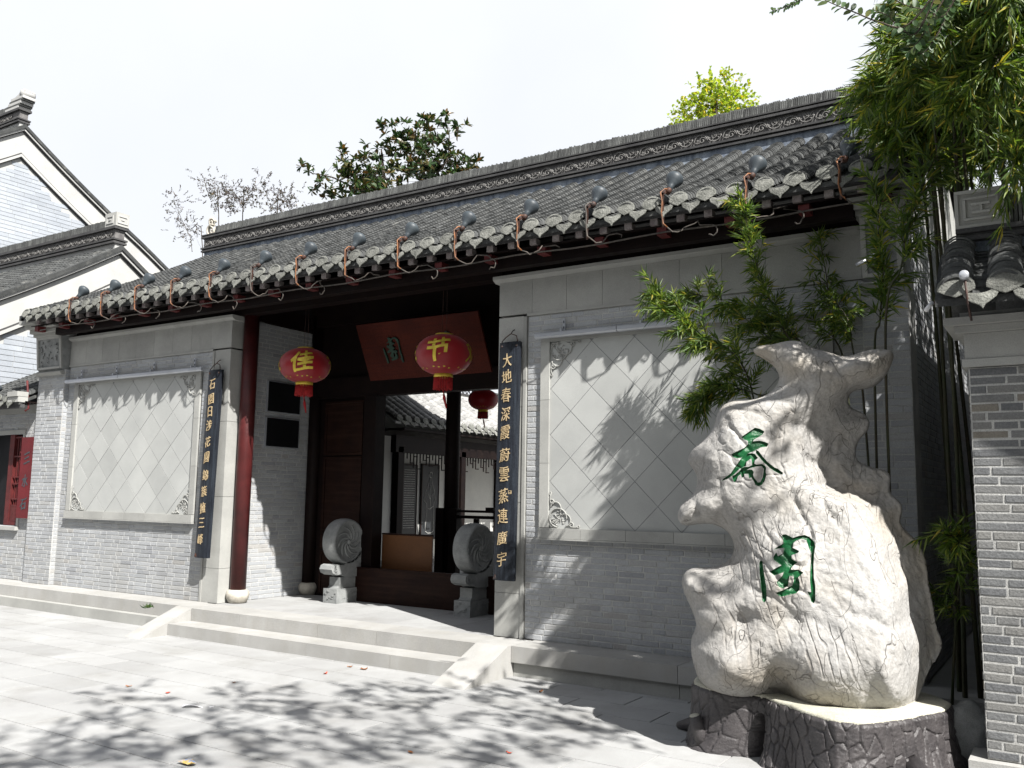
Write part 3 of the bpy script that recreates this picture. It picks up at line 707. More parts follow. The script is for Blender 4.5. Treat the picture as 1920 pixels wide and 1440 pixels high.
# carved scrolls on the frieze, one mesh reused
s = MB(); y = -.014
def TT(pts, r): s.tube([(a, y, b) for a, b in pts], r, 5)
TT(arc(.09, .02, .085, .1, 10, 175, 12), .008); TT(spiral(.11, .05, .045, 0, 1.3, 1, 14), .006); TT(spiral(.05, .035, .028, 2, 1.2, -1, 10), .005)
TT(arc(.26, .1, .085, .085, 190, 350, 12), .007); TT(spiral(.25, .085, .04, 1, 1.3, -1, 14), .006); TT(spiral(.32, .1, .028, 4, 1.2, 1, 10), .005)
for i in range(16):
    a = ru(0, 6.28); cx, cz = ru(.02, .34), ru(.02, .115); l = .02
    TT([(cx, cz), (cx + l * math.cos(a), cz + l * math.sin(a)), (cx + l * 1.7 * math.cos(a + .8), cz + l * 1.7 * math.sin(a + .8))], [.002, .007, .002])
me = s.mesh(m_scroll, 'frieze_scroll'); x = RX0 + .05
while x < RX1 - .38: linkobj('frieze_scroll', me, rg, Vector((x, YR - .075, 5.705)) - GP); x += .352
# ridge end ornament : openwork curl
m = MB()
for dy in (-.02, .02):
    for pts, r in ((spiral(-10.6, 6.16, .075, 0, 1.4, 1, 18), .016), (arc(-10.6, 6.03, .1, .09, 60, 260, 12), .018), (spiral(-10.57, 6.0, .055, 2, 1.3, -1, 14), .014), ([(-10.5, 5.93), (-10.54, 6.05), (-10.62, 6.1), (-10.66, 6.2), (-10.6, 6.26)], .017)):
        m.tube([(a, YR + dy, b) for a, b in pts], r, 6)
m.box((RX0 + .02, YR - .06, 5.92), (RX0 + .26, YR + .06, 5.945))
m.obj('ridge_end_curl', m_colstone, rg, -GP)

# ------------------------------------------------------------------ lettering
def glyph(ch, size, bold=0.0):
    cu = bpy.data.curves.new('t', 'FONT'); cu.body = ch; cu.size = 1; cu.offset = bold; cu.resolution_u = 3; cu.align_x = 'CENTER'
    o = bpy.data.objects.new('t', cu); COL.objects.link(o); dg = bpy.context.evaluated_depsgraph_get(); dg.update()
    me = bpy.data.meshes.new_from_object(o.evaluated_get(dg)); bpy.data.objects.remove(o); bpy.data.curves.remove(cu)
    bm = bmesh.new(); bm.from_mesh(me); bpy.data.meshes.remove(me); bmesh.ops.triangulate(bm, faces=bm.faces)
    for _ in range(2):
        es = [e for e in bm.edges if e.calc_length() > .13]
        if es: bmesh.ops.subdivide_edges(bm, edges=es, cuts=1); bmesh.ops.triangulate(bm, faces=bm.faces)
    vs = np.array([v.co[:] for v in bm.verts]); fs = [tuple(v.index for v in f.verts) for f in bm.faces]; bm.free()
    if len(vs) == 0: return np.zeros((0, 3)), []
    c = (vs.max(0) + vs.min(0)) / 2; h = max((vs.max(0) - vs.min(0))[:2]); vs = (vs - c) / h * size
    return vs[:, :2], fs
def brushy(v, s, seed):
    # brush look: slight slant, rising strokes, uneven proportions
    rs = random.Random(seed); a = rs.uniform(.1, .2); x, z = v[:, 0], v[:, 1]
    k = s * .5
    X = x * rs.uniform(.78, .9) + .0 * z - .05 * k * np.sin(z / k * 2.2 + seed); Zz = z * rs.uniform(.98, 1.12) + a * x + .06 * k * np.sin(x / k * 3 + seed * 2)
    return np.stack([X, Zz], 1)
def solid_glyph(v2, fs, to3, th):
    vs = [to3(a, b, th) for a, b in v2] + [to3(a, b, 0) for a, b in v2]; n = len(v2)
    cnt = {}
    for f in fs:
        for i in range(len(f)): cnt[(f[i], f[(i + 1) % len(f)])] = 1
    ff = [f for f in fs]
    for (a, b) in list(cnt):
        if (b, a) not in cnt: ff.append((a, a + n, b + n, b))
    return vs, ff

# strokes of the two large characters, traced in their own squares (x right, y down)
C1 = ((1330, 800, 12), [
 [(785,295),(900,210),(1075,85),(1180,110),(1270,160),(1265,190),(1230,235),(1150,290),(1050,350),(1010,450),(930,450),(930,380),(830,340)],
 [(570,665),(700,600),(850,530),(930,450),(1050,385),(1180,370),(1290,395),(1365,430),(1340,500),(1200,520),(1080,580),(930,650),(800,740),(700,755),(600,720)],
 [(800,740),(930,650),(1030,640),(1020,740),(900,830),(890,920),(750,980),(620,1110),(480,1200),(350,1245),(400,1190),(560,1080),(640,960),(720,850)],
 [(1100,570),(1160,600),(1250,720),(1350,830),(1500,950),(1560,970),(1680,1060),(1670,1105),(1600,1080),(1500,1030),(1400,960),(1250,820),(1150,700),(1100,640)],
 [(1000,640),(1080,660),(1145,750),(1080,800),(1070,870),(1110,890),(1230,875),(1300,920),(1320,960),(1310,1050),(1325,1110),(1290,1240),(1230,1320),(1160,1355),(1090,1330),(1060,1260),(1000,1160),(960,1190),(940,1090),(850,1090),(850,1150),(800,1175),(780,1090),(715,1140),(680,1250),(640,1275),(600,1200),(590,1130),(650,1110),(740,1040),(800,960),(860,940),(950,940),(1020,900),(1010,780),(960,700)]],
 [[(1120,930),(1230,920),(1270,980),(1265,1060),(1240,1180),(1190,1270),(1140,1270),(1060,1170),(1040,1110),(1055,1050),(1020,1000),(960,995),(900,1010),(980,965)],
  [(905,860),(960,790),(985,800),(960,850),(950,910),(915,900)]])
C2 = ((1400, 980, 9.6), [
 [(300,610),(335,640),(375,900),(405,1040),(410,1270),(380,1315),(340,1290),(315,1050),(290,850),(280,660)],
 [(850,235),(950,200),(1050,185),(1130,220),(1210,300),(1230,380),(1210,500),(1200,700),(1205,900),(1230,1040),(1230,1280),(1205,1335),(1160,1300),(1140,1220),(1090,1130),(1160,1140),(1140,950),(1145,750),(1165,500),(1120,400),(1080,275),(1000,245),(900,280),(860,320)],
 [(660,185),(730,175),(800,210),(850,235),(860,320),(850,400),(960,450),(940,480),(830,520),(835,590),(930,640),(830,720),(820,760),(950,760),(1030,810),(940,890),(970,980),(960,1110),(900,1160),(650,1215),(560,1150),(700,1100),(840,1030),(870,950),(870,870),(800,860),(780,960),(770,1040),(700,1070),(620,1050),(580,970),(680,860),(700,800),(540,860),(460,805),(560,740),(660,690),(530,600),(520,560),(570,480),(600,540),(690,490),(700,400),(530,430),(600,380),(690,330),(680,250)]], [])
def char_px(C):
    (ox, oy, sc_), pos, neg = C
    return [[(ox + x / sc_, oy + y / sc_) for x, y in p] for p in pos], [[(ox + x / sc_, oy + y / sc_) for x, y in p] for p in neg]
def inpoly(pts, poly):
    x, y = pts[:, 0], pts[:, 1]; ins = np.zeros(len(pts), bool); n = len(poly); j = n - 1
    for i in range(n):
        xi, yi = poly[i]; xj, yj = poly[j]
        if yi != yj: ins ^= ((yi > y) != (yj > y)) & (x < (xj - xi) * (y - yi) / (yj - yi) + xi)
        j = i
    return ins
def inside_char(pts, pos, neg):
    r = np.zeros(len(pts), bool)
    for p in pos: r |= inpoly(pts, p)
    for p in neg: r &= ~inpoly(pts, p)
    return r

# couplet boards on the pilasters
def couplet(x0, x1, zt, zb, chars, zs, size, label, seal=None):
    t = empty('couplet_board', ((x0 + x1) / 2, -.05, zb), label, 'couplet board', group='pair of couplet boards')
    w_ = (x1 - x0) / 2; H = zt - zb
    m = MB(); n = 6; prof = [(-w_ + 2 * w_ * i / n, -.035 - .022 * (1 - (2 * i / n - 1) ** 2)) for i in range(n + 1)]
    lean = .05
    vs = []
    for z, dy in ((0, -lean), (H, 0)):
        for x, y in prof: vs.append((x, y + dy, z))
        vs.append((w_, 0.0 + dy, z)); vs.append((-w_, 0.0 + dy, z))
    q = n + 3; m.add(vs, [tuple(range(q))[::-1], tuple(range(q, 2 * q))] + [(i, (i + 1) % q, (i + 1) % q + q, i + q) for i in range(q)])
    m.obj('board', m_sign, t)
    yb = lambda x, z: -.035 - .022 * (1 - (x / w_) ** 2) - lean * (1 - z / H) - .0015
    for i, (ch, z) in enumerate(zip(chars, zs)):
        v, f = glyph(ch, size * .93, .002); v = brushy(v, size, i + len(chars[0]) + int(x0 * 3)) 
        th = .004
        vs, ff = solid_glyph(v, f, lambda a, b, h: (a - .012, yb(a - .012, z - zb + b) - h, z - zb + b), th)
        MB().add(vs, ff).obj('character', m_gold, t)
    m = MB(); zz = H
    m.tube([(-w_ * .75, -.03, zz - .03), (-w_ * .8, -.035, zz + .01), (-w_ * .45, -.03, zz + .05), (0, -.02, zz + .085), (.004, .01, zz + .12), (w_ * .1, .03, zz + .13)], .005, 5)
    m.tube([(0, -.02, zz + .085), (w_ * .6, -.03, zz + .06), (w_ * .75, -.035, zz + .01), (w_ * .72, -.04, zz - .03)], .005, 5); m.obj('wire_hook', m_iron, t)
    for sx in (-1, 1): MB().lathe([(.012, 0), (.011, .004), (.004, .006)], (sx * w_ * .72, -.048, H - .04), 8, (0, -1, 0)).obj('stud', m_iron, t)
    MB().prism([(-w_ + .01, .01), (-w_ + .05, .012), (-w_ + .03, .05)], 1, -.105, -.09).obj('corner_clip', m_iron, t)
    if seal:
        x, z = seal; m = MB(); y = yb(x, z - zb)
        for q in ((-.016, -.016, .016, -.012), (-.016, .012, .016, .016), (-.016, -.012, -.012, .012), (.012, -.012, .016, .012), (-.008, -.003, .008, .001), (-.002, -.01, .002, -.004)): m.box((x + q[0], y - .002, z - zb + q[1]), (x + q[2], y + .004, z - zb + q[3]))
        m.obj('seal_mark', m_gold, t)
pxz = lambda y, y0, k: 3.02 - (y - y0) * k
couplet(-7.10, -6.87, 3.02, .784, '石園日涉花園錦簇擁三峰', [pxz(y, 695, .00637) for y in (723, 751, 775, 801, 832, 861, 894, 924, 955, 982, 1012)], .125,
        'blue-black couplet board with gold characters on the left stone pilaster, next to the red column')
couplet(-2.868, -2.64, 3.02, .784, '大地春深霞蔚雲蒸連廣宇', [pxz(y, 642, .005025) for y in (677, 709, 744, 780, 815, 857, 893, 933, 970, 1010, 1048)], .135,
        'blue-black couplet board with gold characters on the right stone pilaster of the gateway', seal=(.055, pxz(926, 642, .005025)))

# aluminium light bars above the panels
def lightbar(x0, x1, z, label, joints):
    t = empty('light_bar', ((x0 + x1) / 2, -.06, z), label, 'light bar', group='white light bars over the wall panels'); cx = (x0 + x1) / 2
    xs = [x0] + joints + [x1]
    for a, b in zip(xs[:-1], xs[1:]):
        m = MB(); m.prism([(.0, -.03), (-.035, -.03), (-.05, -.018), (-.05, .012), (-.035, .024), (.0, .024)], 0, a - cx + .004, b - cx - .004); m.obj('channel', m_alu, t)
    n = max(4, int((x1 - x0) / .62))
    for i in range(n):
        x = x0 + .28 + i * (x1 - x0 - .5) / (n - 1) - cx
        m = MB(); m.box((x - .013, .02, .04), (x + .013, .032, .15)); m.box((x - .018, -.03, .025), (x + .002, .02, .05)); m.obj('bracket', m_alu, t)
        MB().box((x - .004, .016, .055), (x + .004, .0195, .075)).box((x - .004, .016, .105), (x + .004, .0195, .13)).obj('bracket_slot', m_black, t, kind='stuff')
lightbar(-2.47, .43, 3.055, 'long white light bar over the right wall panel, partly behind the bamboo', [-1.62, -.2]); lightbar(-10.12, -7.22, 3.055, 'white light bar over the sunlit left wall panel', [-8.9])

# name board over the gate
nb_ = empty('name_board', (-4.6, .9, 2.93), 'red-brown name board with dark green characters tilted forward above the gate', 'name board')
A = Vector((-.88, .12, 0)); B = Vector((.9, .12, 0)); Cc = Vector((.9, -.18, .64)); D_ = Vector((-.88, -.18, .64)); nn = (B - A).cross(D_ - A).normalized() * .03
m = MB(); q = [A, B, Cc, D_]; m.add([*q, *[p_ - nn for p_ in q]], [(0, 1, 2, 3), (7, 6, 5, 4), (0, 4, 5, 1), (1, 5, 6, 2), (2, 6, 7, 3), (3, 7, 4, 0)]); m.obj('board', m_board, nb_)
ex = (B - A).normalized(); ez = (D_ - A).normalized(); nnn = -ex.cross(ez); 
def board_char(C, u0, v0, sz):
    pos, neg = char_px(C); allp = np.array([p_ for q_ in pos for p_ in q_]); mn, mxx = allp.min(0), allp.max(0); h = (mxx - mn).max(); c0 = (mn + mxx) / 2
    P2 = []; E2 = []
    for poly in pos + neg:
        n0 = len(P2); P2 += [Vector(((x - c0[0]) / h * sz, -(y - c0[1]) / h * sz)) for x, y in poly]; E2 += [(n0 + i, n0 + (i + 1) % len(poly)) for i in range(len(poly))]
    v, e, f, *_ = geometry.delaunay_2d_cdt(P2, E2, [], 0, 1e-5)
    cen = np.array([np.mean([v[i][:] for i in t], 0) for t in f]); back = np.stack([cen[:, 0] * h / sz + c0[0], -cen[:, 1] * h / sz + c0[1]], 1)
    ins = inside_char(back, pos, neg); ff = [tuple(t) for t, k in zip(f, ins) if k]
    vs, f2 = solid_glyph([tuple(p_) for p_ in v], ff, lambda a, b, t: A + ex * (u0 + a) + ez * (v0 + b) + nnn * (t if nnn.y < 0 else -t), .02)
    MB().add(vs, f2).obj('character', m_dgreen, nb_)
board_char(C2, .47, .36, .32); board_char(C1, 1.28, .36, .34)

# lanterns
def lantern(x, y, z, r, h, label, txt, face, small=False):
    t = empty('red_lantern', (x, y, z), label, 'lantern', group='red lanterns hanging in the gateway')
    nr = 28; nv = 14; vs = []
    for j in range(nv + 1):
        ph = -math.pi / 2 * .84 + math.pi * .84 * j / nv
        for k in range(nr * 2):
            a = math.pi * k / nr; rr = r * math.cos(ph) ** .85 * (1 - .03 * (k % 2)); vs.append((rr * math.cos(a), rr * math.sin(a), h / 2 * math.sin(ph) / math.sin(math.pi * .42)))
    n2 = nr * 2; m = MB(); m.add(vs, [(j * n2 + k, j * n2 + (k + 1) % n2, (j + 1) * n2 + (k + 1) % n2, (j + 1) * n2 + k) for j in range(nv) for k in range(n2)], True); m.obj('lantern_shade', m_lantern, t)
    re = r * math.cos(math.pi * .42) ** .85
    MB().lathe([(re * 1.08, -h / 2 - .035), (re * 1.12, -h / 2 - .02), (re * 1.1, -h / 2 + .012)], (0, 0, 0), 24).obj('rim', m_goldleaf, t)
    MB().lathe([(re * 1.0, h / 2 - .01), (re * 1.05, h / 2 + .012), (re * .9, h / 2 + .016)], (0, 0, 0), 24).obj('rim', m_goldleaf, t)
    m = MB()
    for k in range(34):
        a = 2 * math.pi * k / 34; q = re * 1.02; w_ = .0085; zz = -h / 2 - .03; l = .13 * r / .3 * ru(.95, 1.05); s_ = ru(.98, 1.08)
        m.tube([(q * math.cos(a), q * math.sin(a), zz), (q * s_ * math.cos(a), q * s_ * math.sin(a), zz - l)], w_, 4)
    m.obj('fringe', m_tassel, t, kind='stuff')
    k = r / .3
    MB().tube([(0, 0, -h / 2 - .05), (.004, 0, -h / 2 - .17 * k), (.012, 0, -h / 2 - .2 * k)], .006, 5).tube([(.012, 0, -h / 2 - .2 * k), (.02, .0, -h / 2 - .25 * k), (.05 * k, 0, -h / 2 - .36 * k)], [.008, .017 * k, .006], 6).obj('tassel', m_tassel, t)
    MB().tube([(-.03, 0, h / 2), (-.02, 0, h / 2 + .9)], .003, 4).tube([(.03, 0, h / 2), (.02, 0, h / 2 + .9)], .003, 4).obj('cord', m_iron, t)
    def on(az, el):  # point on the shade
        ph = max(min(el, 1.3), -1.3); rr = r * math.cos(ph) ** .85 + .004; return (rr * math.cos(az), rr * math.sin(az), (h / 2 + .002) * math.sin(ph) / math.sin(math.pi * .42))
    for i, ch in enumerate(txt):
        v, f = glyph(ch, r * 1.0, .022); v = brushy(v, r, i + 3); az0 = face + i * math.pi / 2
        vv = [on(az0 + a / r / .92, b / (h / 2) * 1.0 * .8 + .12) for a, b in v]
        MB().add(vv, f, True).obj('character', m_goldleaf, t)
    m = MB()
    for k in range(26):
        az = face + 2 * math.pi * k / 26; el = -.82 + .05 * math.sin(k * 2.1); s_ = .05
        if k % 7 in (3,): continue
        pts = [on(az + s_ * math.cos(a) * (1 + .5 * math.sin(3 * a + k)), el + s_ * .8 * math.sin(a)) for a in [2 * math.pi * q / 8 for q in range(8)]]
        m.add([on(az, el)] + pts, [(0, 1 + q, 1 + (q + 1) % 8) for q in range(8)])
    m.obj('ornament_band', m_goldleaf, t, kind='stuff')
    return t
fc = math.atan2(CAM[1] - .3, CAM[0] + 5.85)
lantern(-5.87, .3, 3.05, .3, .4, 'red lantern with a gold 佳 character hanging left of the name board', '佳节欢度', fc - .12)
fc2 = math.atan2(CAM[1] - .3, CAM[0] + 3.83)
lantern(-3.83, .3, 3.03, .3, .42, 'red lantern with a gold 节 character hanging in front of the red name board', '节欢度佳', fc2 - .22)
lantern(-5.5, 3.5, 2.95, .22, .3, 'small dark lantern hanging behind the gate opening, seen against the courtyard roof', '', 0)

# black notice plaques on the side wall
for z0, z1, l in ((2.565, 2.962, 'upper of the two black plaques on the shaded brick side wall'), (2.125, 2.502, 'lower of the two black plaques on the shaded brick side wall')):
    t = empty('wall_plaque', (XB, .86, z0), l, 'plaque')
    MB().box((-.0, -.285, 0), (.022, .285, z1 - z0)).obj('frame', m_alu, t); MB().box((.0225, -.27, .012), (.03, .27, z1 - z0 - .012)).obj('plate', m_black, t)

# drum stones
def drumstone(x, label):
    t = empty('drum_stone', (x, 1.06, P), label, 'drum stone', group='pair of drum stones by the gate')
    zc = .72; rd = .268; w_ = .1
    prof = [(rd * .965, -w_), (rd, -w_ + .02), (rd * 1.03, -w_ * .4), (rd * 1.035, 0), (rd * 1.03, w_ * .4), (rd, w_ - .02), (rd * .965, w_)]
    m = MB(); m.lathe([(.02, -w_ + .012), (rd * .86, -w_ + .012), (rd * .88, -w_)] + prof + [(rd * .88, w_), (rd * .86, w_ - .012), (.02, w_ - .012)], (0, 0, zc), 44, (1, 0, 0)); m.obj('drum', m_drum, t)
    m = MB()
    for sx in (-1, 1):
        X = sx * (w_ - .008)
        for k in range(9):
            a0 = k * 2 * math.pi / 9; pts = []
            for i in range(9): a = a0 + i * .17; r = .035 + .02 * i; pts.append((X, r * math.cos(a), zc + r * math.sin(a)))
            m.tube(pts, [.004, .009, .012, .013, .012, .012, .01, .008, .004], 6)
        m.lathe([(.035, 0), (.03, .012), (.01, .02)], (X, 0, zc), 14, (sx, 0, 0))
        for k in range(22):
            a = k * 2 * math.pi / 22; m.lathe([(.008, 0), (.006, .006), (.001, .009)], (sx * (w_ - .001), rd * .92 * math.cos(a), zc + rd * .92 * math.sin(a)), 6, (sx, 0, 0))
        m.obj('drum_relief', m_drum, t); m = MB()
    # cushion with scroll, block behind, waist and plinth
    m = MB(); m.prism([(-.27, .36), (-.29, .40), (-.27, .445), (-.22, .46), (-.1, .44), (.05, .5), (.24, .62), (.27, .9), (.3, .9), (.3, .3), (-.05, .3), (-.14, .34), (-.2, .33)], 0, -w_ * 1.0, w_ * 1.0); m.obj('saddle', m_drum, t)
    m = MB()
    for sx in (-1, 1): m.tube([(sx * w_, -.215 + .045 * (1 - .85 * i / 16) * math.cos(.4 * i + 2), .40 + .045 * (1 - .85 * i / 16) * math.sin(.4 * i + 2)) for i in range(17)], .007, 5)
    m.obj('scroll', m_drum, t)
    MB().prism([(-.16, .17), (-.13, .2), (-.13, .3), (.3, .3), (.3, .17)], 0, -w_ * .8, w_ * .8).obj('waist', m_drum, t)
    MB().box((-w_ * 1.08, -.2, 0), (w_ * 1.08, .3, .168)).obj('plinth', m_drum, t)
    m = MB(); rs = random.Random(3)
    for k in range(10):
        xx = rs.uniform(-w_, w_); m.tube([(xx, -.201, .03 + .012 * k), (xx + .02, -.205, .05 + .01 * k), (xx + .045, -.201, .04 + .012 * k)], [.002, .006, .002], 5)
    for k in range(16):
        yy = rs.uniform(-.15, .25); zz = rs.uniform(.02, .13); m.tube([(w_ * 1.08, yy, zz), (w_ * 1.1, yy + .02, zz + .02), (w_ * 1.08, yy + .04, zz)], [.002, .006, .002], 5)
    m.obj('plinth_carving', m_drum, t)
drumstone(-5.86, 'carved grey drum stone half in sunlight left of the gate threshold'); drumstone(-3.92, 'carved grey drum stone in shade beside the right stone pilaster')

# flood lamps clamped along the eave
def bulb_mesh():
    m = MB(); ax = (.15, .55, .82); m.lathe([(.024, -.02), (.026, .035), (.034, .052), (.058, .085), (.071, .112), (.075, .132), (.069, .15), (.05, .168), (.022, .177)], (0, 0, 0), 20, ax); return m
bm_ = bulb_mesh().mesh(m_lamp, 'bulb'); nm = MB(); nm.lathe([(.024, -.045), (.026, -.01), (.024, .0)], (0, 0, 0), 12, (.15, .55, .82)); nm = nm.mesh(m_iron, 'lamp_neck')
ords = ['first', 'second', 'third', 'fourth', 'fifth', 'sixth', 'seventh', 'eighth', 'ninth', 'tenth', 'eleventh', 'twelfth', 'thirteenth', 'fourteenth', 'fifteenth']
for k in range(15):
    x = .412 - .7035 * k
    rs = random.Random(k * 3 + 1)
    lab = ('weathered grey flood lamp on the eave, nearest the overhanging bamboo' if k == 0 else 'grey flood lamp clamped to the eave above the rock and bamboo tips' if k == 1 else '%s grey flood lamp along the eave counted from the right, on its rusty bracket' % ords[k])
    t = empty('flood_lamp', (x, YE - .03, 4.07), lab, 'lamp', group='flood lamps along the eave')
    linkobj('bulb', bm_, t, (.02, .075, .045)); linkobj('lamp_neck', nm, t, (.02, .075, .045))
    j = rs.uniform(-.01, .01)
    m = MB(); m.box((-.016, .0, -.3), (.0, .006, -.0)); m.prism([(-.0, -.02), (-.0, -.0), (.07, .045), (.07, .03)], 0, -.02, .01); m.obj('bracket', m_iron, t)
    m = MB(); m.tube([(.02, .06, .04), (.0, .02, .035), (-.02 + j, -.012, .0), (-.008, -.016, -.08), (-.012 + j, -.014, -.18), (-.002, -.012, -.27), (.03, .0, -.3 + j)], .0068, 6); m.obj('cable', m_cable if k not in (3, 9) else m_wire, t)
    m = MB(); pts = [(.03, .0, -.3 + j)]
    for i in range(1, 9): pts.append((.03 + i * .035 * rs.uniform(.8, 1.3), .02 + .01 * i, -.3 - .035 * math.sin(i * .8 + rs.uniform(-.3, .3)) + rs.uniform(-.012, .012)))
    if rs.random() < .75:
        px_, py_, pz_ = pts[-1]
        for i in range(9): a = math.pi * 1.2 * i / 8; pts.append((px_ + .045 * math.sin(a), py_, pz_ - .05 * (1 - math.cos(a)) * rs.uniform(.8, 1.1)))
    m.tube(pts, .006, 5); m.obj('loose_wire', m_wire, t)
# a thin conduit under the eave
m = MB(); m.tube([(XGR - .1 - i * .3, YE + .075, 3.755 + .01 * math.sin(i * 1.3)) for i in range(38)], .008, 5)
tag(m.obj('eave_cable', m_wire), 'thin grey cable running under the whole gatehouse eave', 'cable')
# small lamp tube on the right pier
t = empty('lamp_tube', (.55, -.42, 3.31), 'short bluish metal lamp tube by the right pier behind the bamboo', 'lamp')
MB().tube([(-.07, 0, -.03), (.0, 0, .0)], .016, 8).tube([(.012, 0, .006), (.075, 0, .035)], .018, 8).obj('tube', m_alu, t); MB().tube([(0, 0, 0), (.02, .2, -.03), (.03, .36, -.03)], .008, 5).obj('arm', m_iron, t)

# ------------------------------------------------------------------ barrier, screen and court behind the gate
t = empty('brown_screen', (-5.2, 1.5, P), 'low brown board standing behind the gate threshold', 'screen')
MB().box((-.42, 0, 0), (.36, .025, .8)).obj('board', m_brown, t); MB().box((-.42, -.008, .802), (.36, .033, .82)).obj('edge_strip', m_wood2, t)
t = empty('wooden_barrier', (-5.0, 2.45, P), 'dark wooden half-height barrier with upright slats in the gateway', 'barrier')
for x in (-.52, -.3): MB().box((x, 0, 0), (x + .13, .1, 1.13)).obj('post', m_wood, t)
MB().box((-.17, .02, 1.0), (1.2, .08, 1.04)).obj('rail', m_wood, t); MB().box((-.17, .02, 1.08), (1.2, .08, 1.11)).obj('rail', m_wood, t)
MB().box((.28, .01, 1.11), (.4, .09, 1.15)).obj('latch_block', m_wood, t)
for x in (.08, .42, .72, 1.0): MB().box((x, .03, .02), (x + .07, .07, .998)).obj('slat', m_wood, t)
MB().box((-.17, .02, .0), (1.2, .08, .12)).obj('rail', m_wood, t)

# courtyard floor and gallery
cf = MB(); cf.add([(-14, 5.95, .2), (4, 5.95, .2), (4, 22, .2), (-14, 22, .2)], [(0, 1, 2, 3)]); cf.obj('courtyard_floor', m_pave, kind='structure')
gal = empty('courtyard_gallery', (-9.4, 9, .2), 'white walled courtyard gallery with tiled roof and dark fretwork, seen through the gate', 'gallery'); LP = Vector((-9.4, 9, .2))
G = lambda name, mat, *b, **k: (lambda m: ([m.box(x[:3], x[3:]) for x in b], m.obj(name, mat, gal, -LP, **k))[1])(MB())
G('wall', m_white, (-9.6, 4.9, .2, -9.4, 16, 3.2)); G('floor', m_step, (-9.4, 4.9, .2, -8.1, 16, .32))
G('eave_beam', m_wood, (-8.4, 4.9, 2.3, -8.28, 16, 2.6)); G('ceiling', m_wood, (-9.4, 4.9, 2.68, -8.1, 16, 2.72))
for y in (5.05, 6.95, 8.95, 11): G('post', m_wood if y < 7 else m_red, (-8.42, y - .07, .3, -8.28, y + .07, 2.4))
for y in (5.75, 6.24, 7.95, 9.8): G('wall_post', m_wood, (-9.41, y - .1, .2, -9.34, y + .08, 2.6))
zg = lambda v: 2.83 + .62 * v
roofrows(empty('roof', (0, 0, 0), parent=gal), (-8.05, 4.7, 0), (0, 1, 0), (-1, 0, 0), 46, .24, 0, 1.25, zg, par_loc=LP, first=0, expo=.09, mats=(m_suntile, m_eave))
G('ridge', m_ridgedark, (-9.42, 4.6, 3.58, -9.25, 16, 3.63)); G('ridge', m_white, (-9.4, 4.6, 3.632, -9.28, 16, 3.70)); G('ridge', m_ridgedark, (-9.42, 4.6, 3.702, -9.25, 16, 3.73))
m = MB(); y = 4.7
while y < 14: m.tube([(-9.33, y, 3.73), (-9.33, y + .07, 3.84), (-9.33, y + .14, 3.73)], .014, 4); y += .14
m.obj('ridge_lattice', m_ridgedark, gal, -LP, kind='stuff'); G('ridge', m_ridgedark, (-9.4, 4.6, 3.845, -9.28, 16, 3.88))
m = MB(); y = 5.0; k = 0
while y < 12:
    d = (.1, .2, .2, .1, .16, .26, .26, .16)[k % 8]
    m.box((-8.35, y, 2.3 - d), (-8.335, y + .022, 2.3))
    if k % 2 == 0: m.box((-8.35, y, 2.3 - d - .022), (-8.335, y + .115, 2.3 - d - .001))
    if k % 4 == 1: m.box((-8.35, y, 2.235), (-8.335, y + .115, 2.255))
    y += .0935; k += 1
m.obj('fretwork', m_wood, gal, -LP, kind='stuff')
def stele(y0, y1, z0, z1, label, fig):
    t = empty('stele', (-9.38, (y0 + y1) / 2, z0), label, 'stele'); h = z1 - z0; w_ = (y1 - y0) / 2
    MB().box((-.01, -w_, 0), (.02, w_, h)).obj('slab', m_stele, t); 
    m = MB()
    for q in ((-w_, 0, -w_ + .02, h), (w_ - .02, 0, w_, h), (-w_ + .021, 0, w_ - .021, .02), (-w_ + .021, h - .02, w_ - .021, h)): m.box((.021, q[0], q[1]), (.03, q[2], q[3]))
    m.obj('frame', m_wood2, t)
    m = MB(); rs = random.Random(5)
    if not fig:
        z = h - .12
        while z > .1:
            y = -w_ + .06
            while y < w_ - .08: m.box((.0205, y, z), (.0225, y + rs.uniform(.01, .018), z + .012)); y += .028
            z -= .045
    else:
        L_ = lambda pts: m.tube([(.022, a, b) for a, b in pts], .006, 4)
        L_([(-.0, 1.25), (-.04, 1.15), (-.1, 1.02), (-.17, .9), (-.2, .78), (-.12, .72), (-.1, .62), (-.12, .35), (-.13, .16)]); L_([(.02, 1.25), (.06, 1.12), (.13, .98), (.17, .8), (.12, .7), (.12, .4), (.14, .16)])
        L_([(-.13, .16), (-.05, .12), (.05, .12), (.14, .16)]); L_(arc(.01, 1.29, .05, .06, 0, 360, 10)); L_([(-.1, .62), (0, .6), (.12, .66)]); L_([(0, 1.2), (-.01, .9), (.03, .62)]); L_([(-.1, .95), (0, .8), (.1, .92)])
    m.obj('engraving', m_white, t, kind='stuff')
stele(6.42, 6.88, .78, 2.16, 'dark stele engraved with rows of small writing on the white gallery wall', False); stele(7.02, 7.6, .68, 2.18, 'dark stele engraved with an outline drawing on the white gallery wall', True)
# wall closing the courtyard at the back
cw = empty('courtyard_wall', (0, 16, .2), 'pale wall closing the courtyard behind the gallery', 'wall'); MB().box((-9.4, 0, 0), (6, .3, 2.8)).obj('wall', m_white, cw); MB().box((-9.5, -.1, 2.8), (6, .4, 2.95)).obj('coping', m_ridge, cw)

